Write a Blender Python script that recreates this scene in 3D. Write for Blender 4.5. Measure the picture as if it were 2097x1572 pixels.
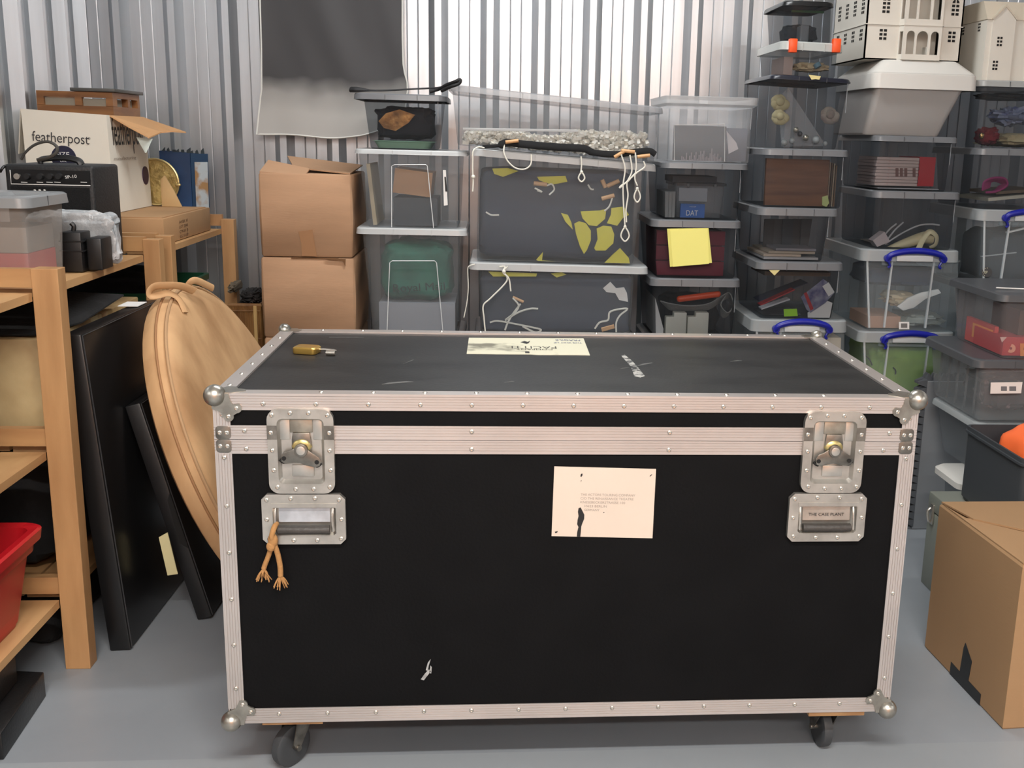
import bpy, bmesh, math, random
from mathutils import Vector, Matrix, noise
random.seed(7)
for o in list(bpy.data.objects): bpy.data.objects.remove(o)
SC = bpy.context.scene; COL = SC.collection
V = Vector
# ------------------------------------------------------------------ camera
FPX, CX0 = 2195.1, 1199.63
PITCH, YAW, ROLL = .2252, -.0885, .0276
CAM = V((.5176, -1.973, 1.2901))
cy, sy, cp, sp, cr, sr = math.cos(YAW), math.sin(YAW), math.cos(PITCH), math.sin(PITCH), math.cos(ROLL), math.sin(ROLL)
_x = V((cy, sy, 0)); _y = V((-sy, cy, 0)); _z = V((0, 0, 1))
DIR = cp*_y - sp*_z; _u = sp*_y + cp*_z
RGT = cr*_x + sr*_u; UPV = -sr*_x + cr*_u
camd = bpy.data.cameras.new('camera'); cam = bpy.data.objects.new('camera', camd); COL.objects.link(cam)
m = Matrix((RGT, UPV, -DIR)).transposed().to_4x4(); m.translation = CAM; cam.matrix_world = m
camd.sensor_fit = 'HORIZONTAL'; camd.sensor_width = 36; camd.lens = FPX/2097*36
camd.shift_x = -(CX0-1048.5)/2097
camd.clip_start = .05
SC.camera = cam
def ray(x, y): return (x-CX0)/FPX*RGT - (y-786)/FPX*UPV + DIR
def PY(x, y, Y): r = ray(x, y); return CAM + r*((Y-CAM.y)/r.y)      # the point of pixel x,y on the plane y=Y
def PZ(x, y, Z): r = ray(x, y); return CAM + r*((Z-CAM.z)/r.z)
def PX(x, y, X): r = ray(x, y); return CAM + r*((X-CAM.x)/r.x)
# ------------------------------------------------------------------ look
SC.view_settings.view_transform = 'Standard'; SC.view_settings.look = 'None'
SC.view_settings.gamma = 1; SC.view_settings.exposure = 0.0; SC.view_settings.use_curve_mapping = False
try: SC.cycles.transparent_max_bounces = 24
except Exception: pass
wd = bpy.data.worlds.new('world'); SC.world = wd; wd.use_nodes = True
wd.node_tree.nodes['Background'].inputs[0].default_value = (.80, .86, .92, 1)
wd.node_tree.nodes['Background'].inputs[1].default_value = .14
LAMPS = [  # name, centre, size x, size y, watts, colour
    ('corridor', (.55, -2.05, 2.72), 1.5, .09, 118, (1, .965, .925)),
    ('store_fill', (.6, 1.15, 2.86), 1.5, .09, 38, (.95, .98, 1)),  # weak unseen lamp, added as fill for the boxes
    ('rear_fill', (1.0, -3.9, 2.72), 2.8, .2, 130, (1, .97, .93))]  # unseen lamp, added to brighten the rear wall that the steel reflects
# ------------------------------------------------------------------ materials
def lin(c): return tuple((v/255/12.92 if v/255 <= .04045 else ((v/255+.055)/1.055)**2.4) for v in c)
MATS = {}
def mat(key, c=None, r=.5, m=0, var=0, vs=6, vst=(1, 1, 1), c2=None, bump=0, bs=40, bst=(1, 1, 1), spec=.5, em=0, cut=None):
    if key in MATS: return MATS[key]
    M = bpy.data.materials.new(key); M.use_nodes = True; nt = M.node_tree; b = nt.nodes['Principled BSDF']
    col = (*lin(c), 1); b.inputs['Base Color'].default_value = col
    b.inputs['Roughness'].default_value = r; b.inputs['Metallic'].default_value = m
    b.inputs['Specular IOR Level'].default_value = spec
    if em: b.inputs['Emission Color'].default_value = col; b.inputs['Emission Strength'].default_value = em
    def nz(scale, st, det=5):
        tc = nt.nodes.new('ShaderNodeTexCoord'); mp = nt.nodes.new('ShaderNodeMapping'); n = nt.nodes.new('ShaderNodeTexNoise')
        mp.inputs['Scale'].default_value = st; n.inputs['Scale'].default_value = scale; n.inputs['Detail'].default_value = det
        nt.links.new(tc.outputs['Object'], mp.inputs[0]); nt.links.new(mp.outputs[0], n.inputs['Vector']); return n
    if var or c2:
        n = nz(vs, vst); rp = nt.nodes.new('ShaderNodeValToRGB')
        d = lin(c2) if c2 else tuple(v*(1-var) for v in lin(c))
        lo, hi = cut or (.35, .65)
        rp.color_ramp.elements[0].position = lo; rp.color_ramp.elements[1].position = hi
        rp.color_ramp.elements[0].color = (*d, 1); rp.color_ramp.elements[1].color = col
        nt.links.new(n.outputs['Fac'], rp.inputs[0]); nt.links.new(rp.outputs[0], b.inputs['Base Color'])
    if bump:
        n = nz(bs, bst); bp = nt.nodes.new('ShaderNodeBump'); bp.inputs['Strength'].default_value = bump; bp.inputs['Distance'].default_value = .004
        nt.links.new(n.outputs['Fac'], bp.inputs['Height']); nt.links.new(bp.outputs[0], b.inputs['Normal'])
    MATS[key] = M; return M
def clear(key, c, fac, tint=(255, 255, 255), r=.25):
    """thin translucent plastic: part see-through, part hazy plastic surface"""
    if key in MATS: return MATS[key]
    M = bpy.data.materials.new(key); M.use_nodes = True; nt = M.node_tree; b = nt.nodes['Principled BSDF']
    b.inputs['Base Color'].default_value = (*lin(c), 1); b.inputs['Roughness'].default_value = r
    t = nt.nodes.new('ShaderNodeBsdfTransparent'); t.inputs[0].default_value = (*lin(tint), 1)
    mx = nt.nodes.new('ShaderNodeMixShader'); mx.inputs[0].default_value = fac
    nt.links.new(t.outputs[0], mx.inputs[1]); nt.links.new(b.outputs[0], mx.inputs[2])
    nt.links.new(mx.outputs[0], nt.nodes['Material Output'].inputs[0]); MATS[key] = M; return M
STEEL = mat('galvanised_wall', (206, 210, 214), .33, .85, var=.18, vs=3, vst=(6, 6, .25), bump=.05, bs=20, bst=(1, 1, .05))
CASEBLK = mat('case_black', (8, 8, 9), .6, spec=.12, c2=(11, 11, 12), vs=9, bump=.12, bs=160)
CASETOP = mat('case_top_black', (15, 15, 16), .46, spec=.32, c2=(38, 38, 38), vs=3.5, vst=(1, 3, 1), cut=(.42, .75), bump=.1, bs=120)
ALU = mat('aluminium', (206, 198, 193), .36, .72, var=.12, vs=5, vst=(1, 1, 1), bump=.03, bs=60)
ZINC = mat('zinc_plate', (190, 186, 178), .34, .8, var=.3, vs=22, cut=(.3, .6))
ZINCD = mat('worn_zinc', (140, 136, 128), .35, .85, var=.45, vs=40)
RIVET = mat('rivet_steel', (200, 195, 185), .25, .9)
DARK = mat('dark_hole', (12, 11, 10), .8)
BLK = mat('black_plastic', (18, 18, 19), .45)
BLKF = mat('black_fabric', (12, 12, 13), .9, bump=.4, bs=90)
BLKV = mat('black_vinyl', (17, 17, 18), .38, bump=.18, bs=130)
WOOD = mat('pine', (186, 144, 98), .5, c2=(162, 120, 78), vs=5, vst=(3, 3, .5), bump=.05, bs=40, bst=(4, 4, .4))
WOODY = mat('pine_boards', (188, 148, 102), .5, c2=(166, 124, 82), vs=5, vst=(3, .5, 3))
CARD = mat('cardboard', (176, 138, 106), .8, var=.13, vs=3, vst=(1, 1, 6), bump=.08, bs=30, bst=(1, 1, 8))
CARD2 = mat('cardboard_tan', (172, 134, 94), .8, var=.14, vs=4)
CARDIN = mat('cardboard_edge', (112, 78, 48), .9)
WHITE = mat('white_card', (226, 220, 206), .7, var=.06, vs=4)
CREAM = mat('cream_plate', (204, 188, 172), .45, var=.05, vs=5)
PAPER = mat('white_paper', (228, 226, 222), .7)
OFFW = mat('offwhite_board', (212, 207, 196), .75, var=.05, vs=6)
GLID = mat('grey_lid', (104, 106, 109), .34, var=.08)
DLID = mat('dark_grey_lid', (74, 76, 79), .34)
NLID = mat('navy_black_lid', (24, 26, 38), .35)
BLID = mat('black_lid', (18, 19, 20), .35)
CLID = clear('clear_lid', (205, 208, 208), .72)
GBODY = clear('smoky_clear_plastic', (104, 108, 112), .13, (208, 211, 214), .2)
CBODY = clear('clear_plastic', (172, 176, 178), .18, (236, 238, 240), .22)
RBODY = clear('box_clear_plastic', (186, 194, 196), .19, (238, 243, 246), .2)
MILK = clear('milky_plastic', (168, 165, 162), .74, r=.35)
FILM = clear('bubble_film', (225, 228, 230), .22, r=.12)
BLUE = mat('blue_handle', (22, 30, 140), .35)
ORANGE = mat('orange_plastic', (240, 84, 28), .4)
ROPE = mat('hemp_rope', (164, 120, 72), .9, bump=.5, bs=150)
CORD = mat('white_cord', (226, 224, 212), .8)
TAN = mat('tan_suede', (196, 156, 112), .75, c2=(160, 120, 80), vs=7, vst=(1, 1, .5), cut=(.3, .6), bump=.12, bs=25)
TANP = mat('tan_piping', (172, 136, 98), .7)
NAVYF = mat('navy_fabric', (42, 50, 66), .85, bump=.3, bs=8)
INK = mat('black_ink', (22, 22, 22), .6)
GINK = mat('grey_ink', (150, 140, 130), .7)
# ------------------------------------------------------------------ mesh builder
WPOS = {}
class MB:
    def __init__(s): s.v = []; s.f = []
    def add(s, vs, fs):
        o = len(s.v); s.v += [V(p) for p in vs]; s.f += [tuple(i+o for i in f) for f in fs]; return s
    def box(s, x0, x1, y0, y1, z0, z1):
        return s.add([(x0,y0,z0),(x1,y0,z0),(x1,y1,z0),(x0,y1,z0),(x0,y0,z1),(x1,y0,z1),(x1,y1,z1),(x0,y1,z1)],
                     [(3,2,1,0),(4,5,6,7),(0,1,5,4),(1,2,6,5),(2,3,7,6),(3,0,4,7)])
    def loft(s, rings, c0=True, c1=True, closed=True):
        n = len(rings[0]); vs = [p for r in rings for p in r]; fs = []
        for k in range(len(rings)-1):
            for i in range(n if closed else n-1):
                j = (i+1) % n; fs.append((k*n+i, k*n+j, (k+1)*n+j, (k+1)*n+i))
        if c0: fs.append(tuple(range(n-1, -1, -1)))
        if c1: fs.append(tuple((len(rings)-1)*n+i for i in range(n)))
        return s.add(vs, fs)
    def prism(s, poly, axis, a, b):
        """poly: 2-D outline; axis 'y': (x,z) extruded y a..b; 'x': (y,z); 'z': (x,y)"""
        f = {'y': lambda p, t: (p[0], t, p[1]), 'x': lambda p, t: (t, p[0], p[1]), 'z': lambda p, t: (p[0], p[1], t)}[axis]
        return s.loft([[f(p, a) for p in poly], [f(p, b) for p in poly]])
    def cyl(s, p0, p1, r0, r1=None, n=16):
        r1 = r0 if r1 is None else r1; p0, p1 = V(p0), V(p1); d = (p1-p0).normalized()
        a = d.orthogonal().normalized(); b = d.cross(a)
        R = lambda p, r: [p + a*math.cos(t)*r + b*math.sin(t)*r for t in [2*math.pi*i/n for i in range(n)]]
        return s.loft([R(p0, r0), R(p1, r1)])
    def tube(s, pts, r, n=8, smooth=5, flat=1.0):
        pts = [V(p) for p in pts]
        if smooth and len(pts) > 2:
            q = []
            P = [pts[0]*2-pts[1]] + pts + [pts[-1]*2-pts[-2]]
            for i in range(1, len(P)-2):
                for k in range(smooth):
                    t = k/smooth; a, b, c, d = P[i-1], P[i], P[i+1], P[i+2]
                    q.append(.5*((2*b)+(c-a)*t+(2*a-5*b+4*c-d)*t*t+(3*b-a-3*c+d)*t*t*t))
            q.append(pts[-1]); pts = q
        rings = []; nrm = None
        for i, p in enumerate(pts):
            t = (pts[min(i+1, len(pts)-1)] - pts[max(i-1, 0)])
            t = t.normalized() if t.length > 1e-9 else V((0, 0, 1))
            if nrm is None: nrm = t.orthogonal().normalized()
            nrm = nrm - t*nrm.dot(t); nrm = nrm.normalized() if nrm.length > 1e-6 else t.orthogonal().normalized()
            b = t.cross(nrm); rr = r(i/(len(pts)-1)) if callable(r) else r
            rings.append([p + nrm*math.cos(a)*rr + b*math.sin(a)*rr*flat for a in [2*math.pi*k/n for k in range(n)]])
        return s.loft(rings)
    def ball(s, c, r, sc=(1, 1, 1), n=14, m=9):
        c = V(c); rings = []
        for i in range(m+1):
            ph = -math.pi/2 + math.pi*i/m; ph = max(-1.5, min(1.5, ph))
            rings.append([c + V((math.cos(ph)*math.cos(t)*r*sc[0], math.cos(ph)*math.sin(t)*r*sc[1], math.sin(ph)*r*sc[2])) for t in [2*math.pi*k/n for k in range(n)]])
        return s.loft(rings)
    def lump(s, x0, x1, y0, y1, z0, z1, seed=0, amp=.25, e=.55, n=28, m=18, fr=3.0, sharp=0):
        """a crumpled soft bundle filling a box"""
        cx, cyy, cz = (x0+x1)/2, (y0+y1)/2, (z0+z1)/2; hx, hy, hz = (x1-x0)/2, (y1-y0)/2, (z1-z0)/2
        pw = lambda v: math.copysign(abs(v)**e, v); rings = []
        for i in range(m+1):
            ph = max(-1.5, min(1.5, -math.pi/2+math.pi*i/m)); rg = []
            for k in range(n):
                t = 2*math.pi*k/n
                d = V((pw(math.cos(ph))*pw(math.cos(t)), pw(math.cos(ph))*pw(math.sin(t)), pw(math.sin(ph))))
                q = d*fr + V((seed*7.3, seed*3.1, seed)); g = noise.noise(q) + .5*noise.noise(q*2.3)
                if sharp: g = abs(g)*2-.4
                k2 = 1 - amp*(.5+g*.9); p = V((cx+d.x*hx*k2, cyy+d.y*hy*k2, cz+d.z*hz*k2)); p.z = max(p.z, z0); rg.append(p)
            rings.append(rg)
        return s.loft(rings)
    def xf(s, M): s.v = [M @ p for p in s.v]; return s
    def build(s, name, m, parent=None, bev=0, seg=2, sm=True, origin=None):
        me = bpy.data.meshes.new(name); ob = bpy.data.objects.new(name, me); COL.objects.link(ob)
        if parent is not None: org = WPOS[parent.name]; ob.parent = parent
        else:
            if origin is None:
                xs = [p.x for p in s.v]; ys = [p.y for p in s.v]; zs = [p.z for p in s.v]
                origin = V(((min(xs)+max(xs))/2, (min(ys)+max(ys))/2, min(zs)))
            org = V(origin); ob.location = org
        WPOS[ob.name] = org
        bm = bmesh.new(); vv = [bm.verts.new(p-org) for p in s.v]
        for f in s.f:
            try: bm.faces.new([vv[i] for i in f])
            except ValueError: pass
        bmesh.ops.recalc_face_normals(bm, faces=bm.faces)
        if bev: bmesh.ops.bevel(bm, geom=[e for e in bm.edges if len(e.link_faces) == 2 and e.calc_face_angle(0) > .5], offset=bev, segments=seg, profile=.5, affect='EDGES')
        bm.to_mesh(me); bm.free(); me.materials.append(m)
        if sm: me.shade_smooth(); me.set_sharp_from_angle(angle=math.radians(38))
        return ob
def rr(cx, cy, hx, hy, r, z, n=4, zf=None):
    r = min(r, hx, hy); o = []
    for qx, qy, a0 in ((1, 1, 0), (-1, 1, 90), (-1, -1, 180), (1, -1, 270)):
        for k in range(n+1):
            a = math.radians(a0+90*k/n); x = cx+qx*(hx-r)+r*math.cos(a); y = cy+qy*(hy-r)+r*math.sin(a)
            o.append(V((x, y, z + (zf(x) if zf else 0))))
    return o
def rr2(x0, x1, z0, z1, r, n=4, ch=False):
    pts = rr((x0+x1)/2, (z0+z1)/2, (x1-x0)/2, (z1-z0)/2, r, 0, 1 if ch else n); return [(p.x, p.y) for p in pts]
def tag(o, label, cat, group=None, kind=None):
    o['label'] = label; o['category'] = cat
    if group: o['group'] = group
    if kind: o['kind'] = kind
    return o
def thing(name, label, cat, loc, group=None):
    o = bpy.data.objects.new(name, None); COL.objects.link(o); o.location = loc; o.empty_display_size = .05
    WPOS[o.name] = V(loc); return tag(o, label, cat, group)
def struct(o): o['kind'] = 'structure'; return o
def copy_at(src, name, pos, parent):
    c = src.copy(); COL.objects.link(c); c.parent = parent; c.location = V(pos)-WPOS[parent.name]; return c
def text(s, w, origin, ex, ez, m, name, parent, maxh=None, off=0, depth=.0004):
    """lettering starting at origin, running along ex, up ez, total width w"""
    cu = bpy.data.curves.new('t', 'FONT'); cu.body = s; cu.size = 1; cu.offset = off; cu.resolution_u = 3; cu.extrude = 0
    tmp = bpy.data.objects.new('t', cu); COL.objects.link(tmp)
    dg = bpy.context.evaluated_depsgraph_get(); dg.update(); me = bpy.data.meshes.new_from_object(tmp.evaluated_get(dg))
    bpy.data.objects.remove(tmp)
    xs = [v.co.x for v in me.vertices]; ys = [v.co.y for v in me.vertices]
    k = w/(max(xs)-min(xs)); ky = k if maxh is None else maxh/(max(ys)-min(ys))
    ex, ez, origin = V(ex).normalized(), V(ez).normalized(), V(origin); nn = ex.cross(ez); org = WPOS[parent.name]
    for v in me.vertices: v.co = origin + ex*((v.co.x-min(xs))*k) + ez*((v.co.y-min(ys))*ky) + nn*depth - org
    me.materials.clear(); me.materials.append(m)
    ob = bpy.data.objects.new(name, me); COL.objects.link(ob); ob.parent = parent; WPOS[ob.name] = org; return ob
# ------------------------------------------------------------------ the room
WALLY, WALLX, RIGHTX, REARY, CEILZ = 2.43, -1.06, 2.95, -4.2, 3.0
def corrugated(u0, u1, phase, pitch=.2, dep=.036):
    """wall profile: (u, depth) with ribs every pitch, and two fine grooves in each pan"""
    o = []; k = math.floor((u0-phase)/pitch)
    while phase+k*pitch < u1+pitch:
        c = phase+k*pitch
        o += [(c-.038, 0), (c-.0125, dep), (c+.0125, dep), (c+.038, 0)]
        for g in (.079, .121): o += [(c+g-.003, 0), (c+g, -.0016), (c+g+.003, 0)]
        k += 1
    o = [p for p in o if u0 < p[0] < u1]; return [(u0, 0)] + o + [(u1, 0)]
ph = PY(1003.5, 50, WALLY-.036).x
pf = corrugated(WALLX, RIGHTX, ph)
struct(MB().loft([[(u, WALLY-d, 0) for u, d in pf], [(u, WALLY-d, CEILZ) for u, d in pf]], 0, 0, False).build('wall_back', STEEL, sm=False))
pf = corrugated(REARY, WALLY, 2.03)
struct(MB().loft([[(WALLX+d, u, 0) for u, d in pf], [(WALLX+d, u, CEILZ) for u, d in pf]], 0, 0, False).build('wall_left', STEEL, sm=False))
pf = corrugated(REARY, WALLY, .1)
struct(MB().loft([[(RIGHTX-d, u, 0) for u, d in pf], [(RIGHTX-d, u, CEILZ) for u, d in pf]], 0, 0, False).build('wall_right', STEEL, sm=False))
struct(MB().box(WALLX-.3, RIGHTX+.3, REARY-.1, REARY, 0, CEILZ).build('wall_rear', mat('rear_grey', (176, 182, 188), .7), sm=False))
struct(MB().box(-.15, 2.5, REARY, REARY+.05, 0, 2.25).build('reflection_door_1', mat('reflection_peach', (240, 172, 124), .6), sm=False))  # unseen peach slab, added for its reflection in the back wall
struct(MB().box(WALLX-.3, RIGHTX+.3, REARY, WALLY+.1, CEILZ, CEILZ+.1).build('ceiling', mat('ceiling_white', (226, 226, 222), .8), sm=False))
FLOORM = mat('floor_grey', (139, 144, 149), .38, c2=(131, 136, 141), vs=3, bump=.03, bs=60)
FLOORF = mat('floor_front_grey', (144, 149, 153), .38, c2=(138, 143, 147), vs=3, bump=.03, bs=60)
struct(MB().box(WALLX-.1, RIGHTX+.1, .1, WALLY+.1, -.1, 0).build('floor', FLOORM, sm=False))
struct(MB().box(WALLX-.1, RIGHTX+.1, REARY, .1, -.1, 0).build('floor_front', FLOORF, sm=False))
struct(MB().box(-.45, -.449+.008, WALLY-.044, WALLY-.0005, 0, CEILZ).build('trim_1', mat('joint_dark', (40, 42, 44), .6), sm=False)) if 0 else None
for nm, c, sx, sy, w, colr in LAMPS:
    L = thing('ceiling_light', 'white strip light fixed to the ceiling ' + {'corridor': 'just in front of the black case', 'store_fill': 'over the stacked boxes, unseen and added as fill', 'rear_fill': 'farthest towards the rear wall, unseen and added to brighten it'}[nm], 'ceiling light', (c[0], c[1], CEILZ), 'strip lights')
    zb = c[2]
    MB().box(c[0]-sx/2-.03, c[0]+sx/2+.03, c[1]-sy/2-.02, c[1]+sy/2+.02, zb+.045, CEILZ).build('housing', mat('lamp_white', (230, 230, 228), .5), L, sm=False)
    MB().box(c[0]-sx/2, c[0]+sx/2, c[1]-sy/2, c[1]+sy/2, zb+.012, zb+.045).build('diffuser', mat('lamp_glow', (255, 247, 235), .5, em=4), L, sm=False)
    ld = bpy.data.lights.new('tube', 'AREA'); ld.shape = 'RECTANGLE'; ld.size = sx; ld.size_y = sy; ld.energy = w; ld.color = colr
    lo = bpy.data.objects.new('tube', ld); COL.objects.link(lo); lo.parent = L; lo.location = (0, 0, zb-CEILZ)
# ------------------------------------------------------------------ the flight case
CW, CD, CZ0, CZ1 = 1.35, .686, .137, .812
CASE = thing('flight_case', 'large black flight case with aluminium edges on castors, in the middle', 'flight case', (CW/2, CD/2, 0))
e = .006
body = MB().box(e, CW-e, e, CD-e, CZ0+e, .722).build('body_panel', CASEBLK, CASE, sm=False)
lid = MB().box(e, CW-e, e, CD-e, .728, .79).build('lid_panel', CASEBLK, CASE, sm=False)
topp = MB().box(.02, CW-.02, .02, CD-.02, .79, CZ1-.004).build('top_panel', CASETOP, CASE, sm=False)
topp['label'] = 'scuffed black top panel'
def ridged(w, n=6, t=.0022):
    """cross-section of ribbed extrusion: list of (across, height above face)"""
    o = [(0, 0), (0, t)]; s = w/n
    for i in range(n):
        a = i*s; o += [(a+s*.12, t), (a+s*.2, t*.45), (a+s*.32, t*.45), (a+s*.4, t)] if 0 < i < n else []
    return o + [(w, t), (w, 0)]
def rail(axis, a, b, c0, w, z=None, n=6, name='edge_rail'):
    """front face rails (axis x: horizontal, z: upright)"""
    pr = ridged(w, n)
    if axis == 'x': f = lambda t: [(t, .0045-h, c0+q) for q, h in pr]
    else: f = lambda t: [(c0+q, .0045-h, t) for q, h in pr]
    mb = MB().loft([f(a), f(b)])
    return mb
RIV0 = None
def rivet_mesh():
    return MB().loft([[V((math.cos(t)*r, y, math.sin(t)*r)) for t in [2*math.pi*k/12 for k in range(12)]] for r, y in ((.0046, 0), (.0042, -.0014), (.0028, -.0022), (.0014, -.0020), (.0012, -.0008))])
def rivets(parent, spots, y, m=RIVET):
    global RIV0
    for (x, z) in spots:
        if RIV0 is None:
            mb = rivet_mesh(); mb.xf(Matrix.Translation((x, y, z))); q = mb.build('rivet', m, parent)
            org = WPOS[parent.name]; 
            for v in q.data.vertices: v.co = v.co + org - V((x, y, z))
            q.location = V((x, y, z)) - org; RIV0 = q
        else: copy_at(RIV0, 'rivet', (x, y, z), parent)
RIVT = None
def rivets_top(parent, spots, z):
    global RIVT
    for (x, y) in spots:
        if RIVT is None:
            RIVT = RIV0.copy(); RIVT.data = RIV0.data.copy()
            for v in RIVT.data.vertices: v.co = V((v.co.x, v.co.z, -v.co.y))
            COL.objects.link(RIVT); RIVT.parent = parent; RIVT.location = V((x, y, z))-WPOS[parent.name]
        else: copy_at(RIVT, 'rivet', (x, y, z), parent)
yf = .0045-.0022
# top edge: L profile with a lip on the top
mb = rail('x', .0, CW, .781, .031); mb.box(0, CW, .002, .032, CZ1-.0035, CZ1+.001)
tr = mb.build('top_edge_rail', ALU, CASE); rivets(tr, [(.092+.0965*i, .793) for i in range(13)], yf)
rivets_top(tr, [(.10+.0965*i, .017) for i in range(1, 12)], CZ1+.001)
mb = rail('x', .0, CW, .6965, .027, n=5); r1 = mb.build('body_lip_rail', ALU, CASE)
rivets(r1, [(.058, .706), (.478, .706), (.858, .706), (1.285, .706)], yf)
mb = rail('x', .0, CW, .7245, .027, n=5); r2 = mb.build('lid_lip_rail', ALU, CASE)
rivets(r2, [(.056, .741), (.478, .741), (.858, .741), (1.295, .741)], yf)
mb = rail('x', .0, CW, .1375, .032); r3 = mb.build('bottom_edge_rail', ALU, CASE); rivets(r3, [(.098+.0953*i, .157) for i in range(13)], yf)
for side, x0 in ((0, .0), (1, CW-.031)):
    mb = rail('z', CZ0, .6965, x0, .031, n=6)
    xa = .001 if side == 0 else CW-.003
    mb.box(xa, xa+.002, .002, .032, CZ0, .6965)
    q = mb.build('corner_rail', ALU, CASE)
    xr = .017 if side == 0 else CW-.017
    rivets(q, [(xr, z) for z in (.689, .593, .499, .403, .307, .214)], yf)
    mb = rail('z', .7515, .781, x0, .031, n=6); mb.box(xa, xa+.002, .002, .032, .7515, .781); q = mb.build('corner_rail', ALU, CASE)
    rivets(q, [(xr, .772)], yf)
    x1 = 0 if side == 0 else CW-.032
    mb = MB().box(x1, x1+.032, .03, CD, CZ1-.0035, CZ1+.001); mb.box(x1 if side == 0 else CW-.002, (x1 if side == 0 else CW-.002)+.002, .03, CD, .781, CZ1)
    q = mb.build('top_side_rail', ALU, CASE); rivets_top(q, [(xr, .07+.098*i) for i in range(6)], CZ1+.001)
    # double plate over the lid joint
    for z0 in (.6985, .7245):
        xx0, xx1 = (.003, .031) if side == 0 else (CW-.034, CW-.006)
        p = MB().prism(rr2(xx0, xx1, z0, z0+.026, .007), 'y', .001, .004).build('joint_plate', ZINCD, CASE, bev=.0006)
        rivets(p, [(xx0+.008, z0+.013), (xx0+.021, z0+.013)], .001)
q = MB().box(0, CW, CD-.032, CD-.002, CZ1-.0035, CZ1+.001).box(0, CW, CD-.003, CD-.001, .781, CZ1).build('top_back_rail', ALU, CASE)
rivets_top(q, [(.1+.0965*i, CD-.016) for i in range(13)], CZ1+.001)
# rails that finish the case where the photograph does not look
MB().box(0, CW, CD-.004, CD, CZ0, .17).box(0, .03, CD-.004, CD, .17, .78).box(CW-.03, CW, CD-.004, CD, .17, .78).box(.001, .004, .03, CD-.03, CZ0, .168).box(CW-.004, CW-.001, .03, CD-.03, CZ0, .168).build('rear_rails', ALU, CASE, sm=False)
# ball corners
def bracket(cx, cz, sx, sz, m):
    mb = MB(); s = lambda p: (cx+sx*p[0], cz+sz*p[1])
    def ring(k):
        base = [(0.000, .000), (.030, -.001), (.033, .012), (.037, .020)]
        o = list(base)
        for a in range(-60, 91, 25): o.append((.044+.0095*math.cos(math.radians(a)), .027+.0095*math.sin(math.radians(a))))
        for a in range(-15, 151, 25): o.append((.029+.0095*math.cos(math.radians(a)), .043+.0095*math.sin(math.radians(a))))
        o += [(.014, .034), (.004, .030), (-.001, .028)]
        return [s(p) for p in o]
    mb.prism(ring(0), 'y', -.0008, .003)
    q = mb.build('corner_bracket', m, CASE)
    rivets(q, [s((.044, .027)), s((.029, .043))], -.0008)
    org = WPOS[CASE.name]
    b = MB().ball((cx+sx*.004, .006, cz+sz*.004), .0205, n=24, m=14); b.build('corner_ball', m, q)
    return q
ZB = mat('corner_zinc', (176, 172, 162), .3, .85, var=.35, vs=30)
for sx, cx in ((1, 0), (-1, CW)):
    for sz, cz in ((1, CZ0), (-1, CZ1)):
        bracket(cx, cz, sx, sz, ZB)
        q = MB().ball((cx+sx*.006, CD-.010, cz+sz*.001), .016, n=20, m=12)
        if sz < 0: q.prism([(cx, CD), (cx+sx*.035, CD), (cx+sx*.05, CD-.02), (cx+sx*.045, CD-.034), (cx+sx*.032, CD-.038), (cx+sx*.018, CD-.046), (cx, CD-.034)], 'z', CZ1, CZ1+.002)
        q.build('rear_corner_ball', ZB, CASE)
    MB().prism([(cx, .002), (cx+sx*.034, .002), (cx+sx*.058, .02), (cx+sx*.054, .032), (cx+sx*.04, .036), (cx+sx*.034, .05), (cx+sx*.022, .056), (cx, .034)], 'z', CZ1+.0008, CZ1+.0024).build('top_bracket', ZB, CASE)
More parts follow.
